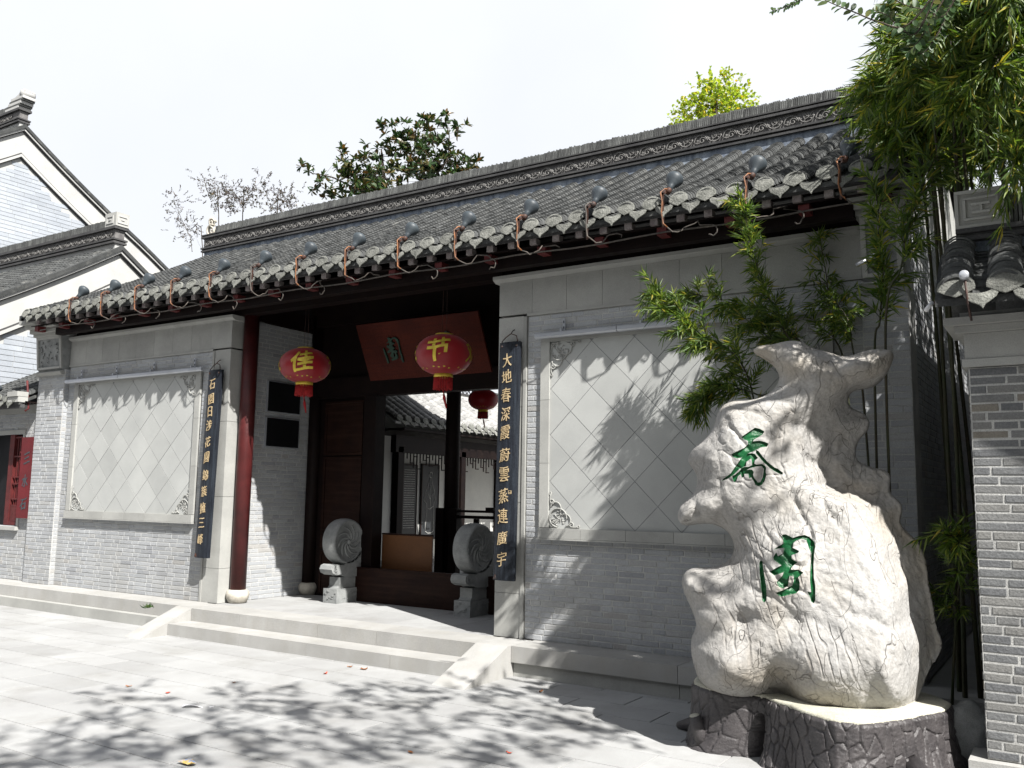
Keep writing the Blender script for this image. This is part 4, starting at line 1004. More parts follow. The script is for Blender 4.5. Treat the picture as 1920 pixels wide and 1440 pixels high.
# ------------------------------------------------------------------ low shop building left of the gatehouse
shop = empty('side_shop', (-11.7, .2, P), 'low brick side building with tiled roof and red lattice window at the left edge', 'building'); SP = Vector((-11.7, .2, P))
ww = empty('brick_wall', (0, 0, 0), parent=shop)
brickwall(ww, (-13.6, .03, 0), 0, -10.835 + 13.6, P, 2.66, holes=[(13.6 - 12.6, 13.6 - 11.28, 1.02, 2.36)], par_loc=SP, seed=60, mat=m_brick)
S_ = lambda name, mat, *b, **k: (lambda m: ([m.box(x[:3], x[3:]) for x in b], m.obj(name, mat, shop, -SP, **k))[1])(MB())
S_('lintel', m_stone, (-13.6, .0, 2.662, -10.84, .2, 2.78)); S_('window_sill', m_stone, (-12.65, -.03, .96, -11.22, .2, 1.015))
S_('window_surround', m_stone, (-12.6, .01, 2.362, -11.22, .1, 2.42), (-11.275, .012, 1.02, -11.22, .1, 2.36))
win = empty('lattice_window', (0, 0, 0), parent=shop)
W_ = lambda name, mat, *b: (lambda m: ([m.box(x[:3], x[3:]) for x in b], m.obj(name, mat, win, -SP))[1])(MB())
W_('frame', m_redend, (-11.66, .04, 1.03, -11.54, .09, 2.36)); W_('frame', m_redend, (-12.6, .04, 1.03, -12.5, .09, 2.36)); W_('frame', m_redend, (-11.539, .04, 1.03, -11.29, .08, 1.08)); W_('lower_panel', m_redend, (-11.539, .05, 1.081, -11.312, .08, 1.3))
W_('pane', m_black, (-12.6, .1, 1.02, -11.28, .19, 2.36))
for z in (1.302, 1.4, 1.62, 1.72, 2.02, 2.3): W_('lattice_bar', m_redend, (-11.539, .05, z, -11.312, .065, z + .022))
for x in (-11.46, -11.4, -11.34): W_('lattice_bar', m_redend, (x - .03, .0655, 1.302, x - .01, .08, 2.34))
W_('frame', m_redend, (-11.31, .04, 1.081, -11.285, .09, 2.36))
zs_ = lambda v: 2.80 + .5 * v
roofrows(empty('roof', (0, 0, 0), parent=shop), (-10.95, -.32, 0), (-1, 0, 0), (0, 1, 0), 12, PER, 0, 1.2, zs_, par_loc=SP, first=.0, expo=.06)
S_('eave_board', m_ridgedark, (-13.7, -.3, 2.70, -10.84, -.24, 2.75)); S_('end_coping', m_stone, (-11.1, -.36, 2.86, -10.84, -.2, 2.93), (-11.12, -.34, 2.78, -10.84, -.2, 2.855)); S_('soffit', m_wood, (-13.7, -.24, 2.78, -10.84, .1, 2.80))
MB().prism([(.9, P), (.9, 3.2), (1.4, 3.2), (1.4, P)], 0, -13.6, -10.84).obj('rear_wall', m_plaster, shop, -SP)
bn = empty('red_sign_board', (-11.04, -.02, 1.14), 'tall dark red sign board with grey characters beside the lattice window', 'sign board')
MB().box((-.15, -.025, 0), (.15, .02, 1.16)).obj('board', M('crimson_board', (.15, .01, .014), (.1, .008, .01), rough=.5, bs=40, bump=.1), bn)
for i, ch in enumerate('三水石'):
    v, f = glyph(ch, .17, .02); v = brushy(v, .17, i); vs, ff = solid_glyph(v, f, lambda a, b, h: (a + .02, -.026 - h, .86 - .33 * i + b), .003); MB().add(vs, ff).obj('character', m_lamp, bn)
dp = MB(); dp.tube([(-10.9, -.2, 3.1), (-10.88, -.16, 2.7), (-10.9, -.2, 2.66)], .015, 6); tag(dp.obj('drain_pipe', m_redend), 'thin reddish pipe at the corner between the shop roof and the gatehouse pier', 'pipe')
t = empty('flood_lamp', (-11.85, -.35, 2.88), 'grey flood lamp on the low shop roof at the left edge', 'lamp'); linkobj('bulb', bm_, t, (.1, .1, .06)); MB().tube([(.08, .08, .05), (-.02, 0, .06), (-.05, -.03, 0), (-.02, -.02, -.16), (.03, 0, -.2)], .01, 6).obj('cable', m_cable, t)

# ------------------------------------------------------------------ tall gabled buildings at the left
def gable_building(X, ya, za, yf, yb, slope, depth_x, label, horn, far):
    b = empty('gabled_building', (X, ya, 0), label, 'building'); B0 = Vector((X, ya, 0))
    ca = .12
    zr = lambda y: za - slope * abs(y - ya) * (1.16 - ca * min(abs(y - ya), 3) * .35)
    ys = [yf + (yb - yf) * i / 28 for i in range(29)]
    if ya not in ys: ys = sorted(ys + [ya])
    def strip(name, mat, o1, o2, x0, x1):
        m = MB(); n = len(ys); vs = []
        for y in ys:
            for o in (o1, o2):
                for x in (x0, x1): vs.append((x, y, zr(y) - o))
        fs = []
        for i in range(n - 1):
            a = 4 * i; c_ = 4 * i + 4
            fs += [(a, a + 1, c_ + 1, c_), (a + 2, c_ + 2, c_ + 3, a + 3), (a + 1, a + 3, c_ + 3, c_ + 1), (a, c_, c_ + 2, a + 2)]
        fs += [(0, 2, 3, 1), (4 * n - 4, 4 * n - 3, 4 * n - 1, 4 * n - 2)]
        m.add(vs, fs); return m.obj(name, mat, b, -B0)
    strip('verge', m_tile, -.06, .02, X - .3, X + .13); strip('moulding', m_plaster, .022, .07, X - .1, X + .1); strip('moulding', m_ridgedark, .072, .095, X - .1, X + .07)
    strip('plaster_band', m_plaster, .097, .56, X - .1, X + .03); strip('moulding', m_ridgedark, .562, .59, X - .1, X + .05); strip('moulding', m_plaster, .592, .65, X - .1, X + .07); strip('moulding', m_ridgedark, .652, .672, X - .1, X + .04)
    # bricks, clipped under the rake
    st = MB(); cz = .0875; z = .25; r = 0; rs = random.Random(2)
    mbk = MB(); poly = [(yf, .2)] + [(y, zr(y) - .66) for y in ys] + [(yb, .2)]; mbk.prism(poly, 0, X - .3, X - .004); mbk.obj('gable_wall', m_plaster, b, -B0)
    while z < za - .7:
        y = yf - rs.uniform(0, .3)
        while y < yb:
            l = .36 * rs.uniform(.9, 1.05); a, c_ = max(y, yf), min(y + l - .008, yb)
            if c_ - a > .05:
                zt = z + cz - .009
                lim = min(zr(a), zr(c_)) - .60
                if zt < lim: st.box((X - .01, a, z), (X + .004 + rs.uniform(0, .002), c_, zt))
            y += l
        z += cz
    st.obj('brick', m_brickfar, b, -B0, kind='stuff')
    # roof slopes with tile rows
    zf_ = lambda v: zr(yf + v) + .0
    L_ = ya - yf
    if L_ > .3:
        roofrows(empty('roof', (0, 0, 0), parent=b), (X - .12, yf, 0), (-1, 0, 0), (0, 1, 0), int(depth_x / .24), .24, 0, L_, zf_, par_loc=B0, first=0, expo=.08, eave=True)
    m = MB(); vs = [(X - depth_x, ya, za - .02), (X, ya, za - .02), (X, yb, zr(yb) - .02), (X - depth_x, yb, zr(yb) - .02)]; m.add(vs, [(0, 1, 2, 3)]); m.add([(p_[0], p_[1], p_[2] - .15) for p_ in vs], [(3, 2, 1, 0)]); m.obj('rear_roof', m_tile, b, -B0, kind='stuff')
    # ridge
    def rb(name, mat, z0, z1, h, xe=0): MB().box((X - depth_x, ya - h, za + z0), (X + .02 + xe, ya + h, za + z1)).obj(name, mat, b, -B0)
    rb('lime_band', m_plaster, -.02, .1, .08); rb('moulding', m_ridgedark, .101, .14, .13, .03); rb('moulding', m_ridge, .142, .16, .1); rb('moulding', m_ridgedark, .162, .19, .14, .04); rb('frieze', m_frieze, .192, .36, .09); rb('moulding', m_ridgedark, .362, .41, .14, .05)
    m = MB(); x = X - depth_x
    while x < X - .25: m.box((x, ya - .08, za + .412), (x + .019, ya + .08, za + .56 + ru(-.006, .006))); x += .027
    m.obj('upright_tile', m_ridge, b, -B0, kind='stuff')
    x = X - depth_x + .1
    while x < X - .4: linkobj('frieze_scroll', me_fs, b, Vector((x, ya - .09, za + .205)) - B0); x += .36
    if not horn:
        m = MB(); m.box((X - .25, ya - .13, za + .412), (X + .08, ya + .13, za + .66)); m.obj('ridge_end_block', m_stone, b, -B0)
        m = MB()
        for q in ((-.2, .46, -.0, .48), (-.2, .58, -.0, .6), (-.2, .48, -.18, .58), (-.02, .48, 0, .58), (-.13, .52, -.07, .54)): m.box((X + q[0], ya - .142, za + q[1]), (X + q[2], ya - .128, za + q[3])); m.box((X + .078, ya + q[0] + .1, za + q[1]), (X + .092, ya + q[2] + .1, za + q[3]))
        m.obj('block_fret', m_plaster, b, -B0)
    else:
        for i, (z0, z1, e) in enumerate(((.412, .46, .0), (.462, .5, .05), (.502, .56, .08), (.562, .6, .13), (.602, .66, .16))): MB().box((X - .5 + i * .05, ya - .14, za + z0), (X + .02 + e, ya + .14, za + z1)).obj('ridge_horn', m_plaster if i % 2 == 0 else m_ridge, b, -B0)
        m = MB(); m.lathe([(.07, -.14), (.1, -.1), (.1, .1), (.07, .14)], (X + .1, ya, za + .72), 12, (0, 1, 0)); m.prism([(X - .25, za + .66), (X + .16, za + .66), (X + .2, za + .76), (X + .1, za + .82), (X - .05, za + .72)], 1, ya - .12, ya + .12); m.obj('ridge_horn', m_plaster, b, -B0)
me_fs = me
gable_building(-12.5, 2.1, 5.82, -.25, 4.6, .58, 9.5, 'pale brick gabled building behind the shop, with a carved ridge ending in a square block', False, False)
gable_building(-17.0, float(hit(42, 240, 0, -17.0)[1]), float(hit(42, 240, 0, -17.0)[2]), -.9, 8.5, .60, 9, 'taller gabled building at the far left with a horned ridge end', True, True)

# ------------------------------------------------------------------ garden wall at the right
gwl = empty('garden_wall', (1.25, -1.4, 0), 'dark grey brick garden wall with a tiled roof at the right edge', 'wall'); GW = Vector((1.25, -1.4, 0))
gx0 = 1.27
bb = empty('brick_wall', (0, 0, 0), parent=gwl)
n2 = [0]
def ind_g(loc, ln):
    if loc.x < 2.1 and n2[0] < 290: n2[0] += 1; return True
    return False
brickwall(bb, (gx0, -1.4, 0), 0, 2.6, .155, 2.335, par_loc=GW, seed=77, mat=m_brickd, course=.0519, L=.25, indiv=ind_g, joint=.0095, mortar=m_mortar, thick=.36)
brickwall(bb, (gx0 - .002, -1.04, 0), -math.pi / 2, .35, .155, 2.335, par_loc=GW, seed=78, mat=m_brickd, course=.0519, L=.25, back=False)
Q_ = lambda name, mat, *b, **k: (lambda m: ([m.box(x[:3], x[3:]) for x in b], m.obj(name, mat, gwl, -GW, **k))[1])(MB())
Q_('base_course', m_step, (gx0 - .09, -1.47, 0, 3.9, -1.0, .15)); Q_('moulding', m_stone, (gx0 - .03, -1.43, 2.34, 3.9, -1.0, 2.385)); Q_('fascia_stone', m_stone, (gx0 - .015, -1.42, 2.387, 3.9, -1.0, 2.535))
Q_('cornice', m_stone, (gx0 - .06, -1.47, 2.537, 3.9, -.98, 2.575)); Q_('cornice', m_stone, (gx0 - .11, -1.52, 2.577, 3.9, -.95, 2.62)); Q_('cornice', m_stone, (gx0 - .03, -1.43, 2.622, 3.9, -1.0, 2.66))
yrg = -1.2
zw = lambda v: 2.72 + 1.25 * v - .9 * v * v
for sg, oy in ((1, yrg - .47), (-1, yrg + .47)):
    roofrows(empty('roof', (0, 0, 0), parent=gwl), (gx0 - .02, oy, 0), (1, 0, 0), (0, sg, 0), 11, .245, 0, .42, zw, indiv=30 if sg > 0 else 0, par_loc=GW, first=0, expo=.036, r=.088, nseg=8)
Q_('ridge_base', m_lime, (gx0 - .02, yrg - .07, 2.95, 3.9, yrg + .07, 3.12)); Q_('moulding', m_ridgedark, (gx0 - .04, yrg - .12, 3.121, 3.9, yrg + .12, 3.15)); Q_('moulding', m_ridge, (gx0 - .03, yrg - .1, 3.152, 3.9, yrg + .1, 3.165)); Q_('moulding', m_ridgedark, (gx0 - .04, yrg - .13, 3.167, 3.9, yrg + .13, 3.195))
eb = empty('ridge_end_block', (0, 0, 0), parent=gwl)
def E_(name, mat, *b): 
    m = MB()
    for x in b: m.box(x[:3], x[3:])
    return m.obj(name, mat, eb, -GW)
E_('block', m_stone, (gx0 - .04, yrg - .11, 3.197, gx0 + .24, yrg + .11, 3.43))
zf0 = 3.197; xf = gx0 - .04; yf_ = yrg - .11
E_('fret', m_stone, *[(xf + a, yf_ - .014, zf0 + b, xf + c_, yf_ - .001, zf0 + d) for a, b, c_, d in ((.0, .0, .28, .02), (.0, .213, .28, .233), (.0, .021, .02, .212), (.26, .021, .28, .212), (.045, .045, .235, .06), (.045, .173, .235, .188), (.045, .061, .06, .172), (.22, .061, .235, .172), (.09, .085, .19, .1), (.09, .135, .19, .15), (.135, .101, .15, .134))])
m = MB(); x = gx0 + .25
while x < 3.9: m.box((x, yrg - .08, 3.197), (x + .016, yrg + .08, 3.36 + ru(-.004, .004))); x += .023
m.obj('upright_tile', m_ridge, gwl, -GW, kind='stuff')
# spot lamp and pipe stubs on its eave
t = empty('spot_lamp', (1.30, -1.7, 2.82), 'small white-capped spot lamp on the garden wall eave', 'lamp'); MB().lathe([(.012, -.06), (.026, -.03), (.026, .0), (.016, .004)], (0, -.03, .0), 12, (.1, -1, .1)).obj('lamp_head', m_alu, t); MB().tube([(0, .0, -.01), (.01, -.0, -.16), (.02, .05, -.25)], .007, 5).obj('arm', m_iron, t)
t = empty('pipe_stub', (1.08, -1.6, 2.66), 'short white pipe stub sticking out at the corner of the garden wall eave', 'pipe'); MB().tube([(0, 0, 0), (.035, .03, .05)], .013, 8).obj('pipe', m_paper, t); MB().tube([(.03, .03, .04), (.1, .1, .1)], .008, 6).obj('stem', m_iron, t)
# return wall of the garden running back along the alley
rw = empty('garden_wall', (1.5, -1.0, 0), 'side wall of the garden running back along the dark alley behind the brick wall end', 'wall')
MB().box((-.1, .04, 0), (.12, 8.5, 3.35)).obj('wall', m_brickd, rw); MB().prism([(-.25, 3.35), (.01, 3.65), (.3, 3.35)], 1, .5, 8.5).obj('coping', m_tile, rw)

# ------------------------------------------------------------------ the sculpted rock
def sc3(l, y0=620): return [(1240 + x / 3.4286, y0 + y / 3.4286) for x, y in l]
OUT = sc3([(575,130),(590,112),(620,95),(670,94),(720,90),(760,74),(800,68),(860,58),(900,65),(935,88),(960,110),(1000,122),(1040,125),(1090,140),(1125,158),(1160,170),(1230,160),(1300,130),(1370,118),(1440,118),(1490,128),(1503,145),(1490,190),(1470,240),(1440,300),(1410,325),(1380,345),(1330,357),(1290,360),(1240,368),(1212,390),(1203,430),(1215,475),(1290,500),(1345,530),(1358,580),(1340,640),(1290,670),(1265,720),(1255,800),(1262,840),(1320,850),(1380,880),(1450,880),(1490,910),(1495,960),(1480,1010),(1490,1060),(1550,1080),(1578,1150),(1560,1200),(1545,1240),(1600,1300),(1650,1340),(1690,1385)]) \
  + sc3([(1725,100),(1740,200),(1745,280),(1775,400),(1790,520),(1810,600),(1845,655),(1825,730),(1770,800),(1720,870),(1695,960),(1640,1040),(1560,1075),(1480,1090),(1400,1110),(1290,1138),(1200,1128),(1050,1098),(900,1058),(820,1030),(760,1000),(700,975),(640,965),(590,972),(540,978),(480,975),(440,965),(380,950),(330,928),(280,900),(250,870),(232,830),(215,780),(198,720),(192,680),(188,620),(200,580),(225,540),(230,500),(220,465),(205,430),(170,350),(148,310),(132,260),(128,220),(138,185),(165,162),(230,148),(280,150),(330,150),(370,142),(410,122),(445,95),(470,55),(472,20)], 1020) \
  + sc3([(462,1340),(445,1310),(410,1275),(350,1248),(290,1238),(200,1250),(130,1258),(105,1215),(98,1160),(112,1135),(150,1100),(190,1070),(222,1025),(237,960),(228,905),(200,885),(170,865),(162,830),(178,790),(200,760),(235,735),(280,700),(315,660),(335,625),(350,580),(358,530),(385,482),(435,456),(480,450),(540,452),(600,440),(650,425),(690,405),(735,368),(758,345),(768,310),(760,275),(735,240),(700,210),(665,185),(640,170),(605,155)])
RC = np.array([.25, -1.33, 0.0]); th_ = R(14); RA = np.array([math.cos(th_), math.sin(th_), 0]); RN = np.array([math.sin(th_), -math.cos(th_), 0])   # in-plane axis, outward normal
def toplane(u, v):
    d = FW + RT * (u - 960) / FPX - UP * (v - 720) / FPX
    k = ((RC - CAM) @ RN) / (d @ RN); p_ = CAM + d * k - RC
    return (float(p_ @ RA), float(p_[2]))
outl = np.array([toplane(*q) for q in OUT])
def densify(pl, step):
    o = []
    for i in range(len(pl)):
        a, b = pl[i], pl[(i + 1) % len(pl)]; n = max(1, int(np.linalg.norm(b - a) / step))
        for k in range(n): o.append(a + (b - a) * k / n)
    return np.array(o)
# smooth the outline a little
o2 = densify(outl, .02)
for _ in range(3): o2 = .5 * o2 + .25 * (np.roll(o2, 1, 0) + np.roll(o2, -1, 0))
NO = len(o2)
def sdist(P_):
    a = o2[None]; b = np.roll(o2, -1, 0)[None]; d = np.full(len(P_), 9.0)
    for s in range(0, len(P_), 4000):
        q = P_[s:s + 4000, None, :]; ab = b - a; t = np.clip(((q - a) * ab).sum(2) / (ab ** 2).sum(2), 0, 1); d[s:s + 4000] = np.sqrt((((a + ab * t[..., None]) - q) ** 2).sum(2)).min(1)
    return d
gx = np.arange(outl[:, 0].min(), outl[:, 0].max(), .0135); gz = np.arange(outl[:, 1].min(), outl[:, 1].max(), .0135)
gp = np.array([(x + (.0068 if j % 2 else 0), z) for j, z in enumerate(gz) for x in gx]); gp = gp[inpoly(gp, [tuple(q) for q in o2])]; gp = gp[sdist(gp) > .008]
chars = []
for C in (C1, C2):
    pos, neg = char_px(C); pos = [[toplane(*q) for q in p_] for p_ in pos]; neg = [[toplane(*q) for q in p_] for p_ in neg]; chars.append((pos, neg))
allc = []
for pos, neg in chars:
    pts = np.array([q for p_ in pos for q in p_]); mn, mxx = pts.min(0) - .02, pts.max(0) + .02
    gp = gp[~((gp[:, 0] > mn[0]) & (gp[:, 0] < mxx[0]) & (gp[:, 1] > mn[1]) & (gp[:, 1] < mxx[1]))]
    xs = np.arange(mn[0], mxx[0], .0048); zs2 = np.arange(mn[1], mxx[1], .0048); fine = np.array([(x + (.0024 if j % 2 else 0), z) for j, z in enumerate(zs2) for x in xs]); allc.append(fine)
gp = np.vstack([gp] + allc)
P2 = [Vector(q) for q in o2]; E2 = [(i, (i + 1) % NO) for i in range(NO)]
for pos, neg in chars:
    for p_ in pos + neg:
        pp = densify(np.array(p_), .006); n0 = len(P2); P2 += [Vector(q) for q in pp]; E2 += [(n0 + i, n0 + (i + 1) % len(pp)) for i in range(len(pp))]
P2 += [Vector(q) for q in gp]
V2, E3, F2, *_ = geometry.delaunay_2d_cdt(P2, E2, [], 0, 1e-5)
V2 = np.array([v[:] for v in V2]); F2 = np.array([f for f in F2 if len(f) == 3])
cen = V2[F2].mean(1); F2 = F2[inpoly(cen, [tuple(q) for q in o2])]; cen = V2[F2].mean(1)
dd = sdist(V2)
def tpl(px, py): return np.array(toplane(px, py))
def gauss(p_, s, a, sy=None, rot=0):
    c_ = tpl(*p_); q = V2 - c_; cr, sr = math.cos(R(rot)), math.sin(R(rot)); x = q[:, 0] * cr + q[:, 1] * sr; y = -q[:, 0] * sr + q[:, 1] * cr
    return a * np.exp(-((x / s) ** 2 + (y / (sy or s)) ** 2))
zr_ = V2[:, 1]
Dm = np.interp(zr_, [.3, 1.0, 1.8, 2.5], [.42, .36, .26, .16]); T = np.interp(zr_, [.3, 1.0, 1.6, 2.5], [.46, .38, .27, .16])
e_ = 1 - np.clip(dd / Dm, 0, 1); H0 = T * np.sqrt(np.clip(1 - e_ ** 2.2, 0, 1))
w_in = np.clip(dd / .06, 0, 1)
rel = (gauss((1590, 850), .12, -.07, .2, -12) + gauss((1540, 770), .08, -.05, .12, -35) + gauss((1400, 860), .2, .05) + gauss((1480, 1060), .2, .07)
       + gauss((1465, 1275), .1, -.17, .16) + gauss((1375, 1230), .12, .08) + gauss((1560, 1220), .22, .08, .2) + gauss((1345, 1000), .05, -.07, .12, -30) + gauss((1400, 1150), .07, -.06, .05) + gauss((1320, 1150), .1, .06, .05)
       + gauss((1480, 690), .1, .05, .06) + gauss((1600, 690), .08, .05, .06) + gauss((1490, 1150), .05, -.035) + gauss((1430, 760), .1, .04, .08) + gauss((1310, 960), .05, -.05, .03, 40) + gauss((1700, 1120), .06, -.09, .25, 8) + gauss((1735, 1180), .06, .05, .1) + gauss((1650, 1240), .05, .05, .14, 10))
TL = [tpl(*q) for q in ((1720, 640), (1690, 690), (1600, 722), (1560, 745), (1505, 800), (1500, 870), (1515, 910), (1610, 945), (1650, 1030), (1680, 1120), (1700, 1200), (1708, 1290), (1690, 1420))]
TLz = np.array([q[1] for q in TL])[::-1]; TLx = np.array([q[0] for q in TL])[::-1]
sd_r = V2[:, 0] - np.interp(zr_, TLz, TLx)
fl = np.zeros(len(V2)); wob_ = np.zeros(len(V2))
for i, (x, z) in enumerate(V2):
    p_ = Vector((x * 1.0, .3, z * .8)); n1 = noise.noise(p_ * 2.6); n2_ = noise.noise(p_ * 6 + Vector((5, 2, 1))); n3 = noise.noise(p_ * 20); n4 = noise.noise(Vector((x * 5 + z * 2, 1.7, z * 4))); n5 = noise.noise(Vector((x * 11, 4.7, z * 13)))
    flow = sd_r[i] + .05 * n1 + .03 * n2_
    near = math.exp(-(max(-sd_r[i] - .02, 0) / .16) ** 2); stt = abs(math.sin(flow * 78 + n2_ * 1.5)) ** .5 - .6
    fl[i] = .045 * n1 + .014 * n2_ + .003 * n3 - .03 * max(0, .16 - abs(n4)) / .16 * (.5 + n1) - .007 * max(0, .14 - abs(n5)) / .14 + .013 * stt * near
    wob_[i] = .035 * n2_ + .02 * n4
smooth_zone = np.zeros(len(V2))
ins1 = [inside_char(V2, *ch) for ch in chars]
Hf = H0 + (rel + fl) * w_in
stp_ = 1 / (1 + np.exp(-(sd_r + wob_ - .03) / .05))
lowp = .05 + .9 * fl + .12 * np.clip(dd / .12, 0, 1) * np.interp(zr_, [.3, 1.4, 2.4], [.35, .5, .6])
stp_ = stp_ * np.clip((2.42 - zr_) / .12, 0, 1); OFF = .2 * stp_ * np.interp(zr_, [.3, .45], [.6, 1]); stp_ = stp_ * np.clip(dd / .03, 0, 1)
Hf = Hf * (1 - stp_) + np.minimum(Hf, lowp) * stp_
Hf = np.where(dd < 1e-4, 0, np.maximum(Hf, .004))
Hb = H0 * .95 + fl * .6 * w_in; Hb = np.where(dd < 1e-4, 0, np.maximum(Hb, .004))
eng = np.zeros(len(V2), bool)
for k in range(2):
    e1 = sdist(V2[:1]) if False else None
    eng |= ins1[k]
tri_in = np.zeros(len(F2), int)
for k, ch in enumerate(chars): tri_in[inside_char(cen, *ch)] = k + 1
# a vertex is engraved when all its faces are inside a stroke
cnt_in = np.zeros(len(V2)); cnt = np.zeros(len(V2)); np.add.at(cnt, F2.ravel(), 1); np.add.at(cnt_in, F2.ravel(), np.repeat(tri_in > 0, 3).astype(float))
deep = (cnt > 0) & (cnt_in >= cnt - .01)
Hf = np.where(deep, Hf - .017, Hf)
X3 = RC[None] + RA[None] * V2[:, :1] + np.array([0, 0, 1.0])[None] * V2[:, 1:2]
front = X3 + RN[None] * (Hf - OFF)[:, None]; back = X3 - RN[None] * (Hb * .7 + OFF)[:, None]
# push the front base outwards over the stump, keep z
rock = empty('sculpted_rock', (.25, -1.35, .37), 'large pale eroded rock with two carved green characters on a black stump base', 'rock'); RL = Vector((.25, -1.35, .37))
def npmesh(name, verts, faces, mat, smooth=True):
    used = np.unique(faces.ravel()); mp_ = -np.ones(len(verts), int); mp_[used] = np.arange(len(used)); me_ = bpy.data.meshes.new(name)
    me_.from_pydata(verts[used].tolist(), [], mp_[faces].tolist()); me_.materials.append(mat)
    me_.polygons.foreach_set('use_smooth', [smooth] * len(me_.polygons)); me_.update(); return me_
allv = np.vstack([front, back]); n_ = len(V2)
bd = np.where(dd < 1e-4)[0]; mpb = np.arange(2 * n_); mpb[n_ + bd] = bd
Fb = mpb[F2[:, ::-1] + n_]
linkobj('rock_body', npmesh('rock_body', allv, np.vstack([F2[tri_in == 0], Fb]), m_rock), rock, -RL)
for k in (1, 2): linkobj('carved_character', npmesh('carved_character', front, F2[tri_in == k], m_green), rock, -RL)
for o in rock.children:
    if o.name.startswith('carved_character'): o['label'] = 'engraved character filled with green paint'

# stump base
SC = np.array([.33, -1.22]); stp = empty('stump_base', (.33, -1.22, 0), 'dark grey concrete tree-stump base with bark plates under the pale rock', 'stump')
rim_pts = [(-.41,-1.45),(-.28,-1.56),(-.14,-1.6),(0.0,-1.56),(.1,-1.58),(.28,-1.73),(.42,-1.86),(.58,-1.94),(.72,-1.9),(.83,-1.74),(.95,-1.5),(1.05,-1.28),(1.06,-1.1),(.95,-.93),(.7,-.8),(.4,-.74),(.1,-.76),(-.2,-.85),(-.4,-1.0),(-.47,-1.2)]
ang = [math.atan2(y - SC[1], x - SC[0]) % (2 * math.pi) for x, y in rim_pts]; rad = [math.hypot(x - SC[0], y - SC[1]) for x, y in rim_pts]
od = np.argsort(ang); ang = np.array(ang)[od]; rad = np.array(rad)[od]
def rr_(a): return float(np.interp(a % (2 * math.pi), np.r_[ang[-1] - 2 * math.pi, ang, ang[0] + 2 * math.pi], np.r_[rad[-1], rad, rad[0]]))
NA, NZ = 860, 84; ZT = .36
hole_a = math.atan2(-1.66 - SC[1], .02 - SC[0])
vs = []
for j in range(NZ + 1):
    t = j / NZ; z = ZT * t
    for k in range(NA):
        a = 2 * math.pi * k / NA; r = rr_(a) * (1 + .0) + .02 + .11 * (1 - t) ** 2.6 * (.6 + .6 * noise.noise(Vector((math.cos(a) * 2.2, math.sin(a) * 2.2, 3)))) + .03 * (1 - t) ** 2 * math.sin(a * 9)
        s_ = a * .75; n1 = noise.noise(Vector((s_ * 4, z * 3, 1))) * .02
        vp = noise.voronoi(Vector((s_ * 14 + n1 * 6, z * 7.5 + .4 * noise.noise(Vector((s_ * 5, z * 5, 0))), .5)))[0]; edge = vp[1] - vp[0]
        crack = -.013 * (1 - min(edge / .09, 1)) ** 1.0 + .004 * min(edge, .3)
        hp = 0
        da = (a - hole_a + math.pi) % (2 * math.pi) - math.pi
        q = (da / .13) ** 2 + ((z - .1) / .17) ** 2
        if q < 1: hp = -.26 * (1 - q) ** .35
        r += crack + hp + .003 * noise.noise(Vector((s_ * 7, z * 9, 7))) + .003 * noise.noise(Vector((s_ * 50, z * 60, 7)))
        if t > .93: r -= .018 * ((t - .93) / .07) ** 2
        vs.append((r * math.cos(a), r * math.sin(a), z))
m = MB(); m.add(vs, [(j * NA + k, j * NA + (k + 1) % NA, (j + 1) * NA + (k + 1) % NA, (j + 1) * NA + k) for j in range(NZ) for k in range(NA)], True); m.obj('stump_body', m_stump, stp)
m = MB(); vs = []; rings = ((.995, .352), (1.0, .366), (.97, .376), (.6, .372), (0, .372))
for s_, z in rings:
    for k in range(120): a = 2 * math.pi * k / 120; r = rr_(a) * s_ + .004 * (s_ > .9); vs.append((r * math.cos(a), r * math.sin(a), z + .003 * noise.noise(Vector((a * 6, s_ * 5, 0)))))
m.add(vs, [(j * 120 + k, j * 120 + (k + 1) % 120, (j + 1) * 120 + (k + 1) % 120, (j + 1) * 120 + k) for j in range(4) for k in range(120)], True); m.obj('mortar_cap', m_rim, stp)
a = math.atan2(-1.58 - SC[1], -.29 - SC[0]); rx = rr_(a) + .05
m = MB(); m.tube([(rx * math.cos(a) * .98, rx * math.sin(a) * .98, .02), (rx * math.cos(a) * 1.03, rx * math.sin(a) * 1.03, .12), (rx * math.cos(a) * 1.06, rx * math.sin(a) * 1.06, .2)], [.05, .045, .036], 12); m.obj('branch_stub', m_stump, stp)
MB().lathe([(.034, 0), (.03, .004)], (rx * math.cos(a) * 1.06, rx * math.sin(a) * 1.06, .2), 12, (-.1, -.2, 1)).obj('stub_face', m_rim, stp)
m = MB()
for (x0, y0, x1, y1, r0) in ((-.36, -1.3, -.62, -1.2, .05), (-.38, -1.15, -.6, -1.0, .03), (.9, -1.62, 1.15, -1.9, .055)):
    m.tube([(x0 - SC[0], y0 - SC[1], .1), ((x0 + x1) / 2 - SC[0], (y0 + y1) / 2 - SC[1], .06), (x1 - SC[0], y1 - SC[1], .02)], [r0 * 1.4, r0, r0 * .5], 10)
m.obj('root', m_stump, stp, kind='stuff')
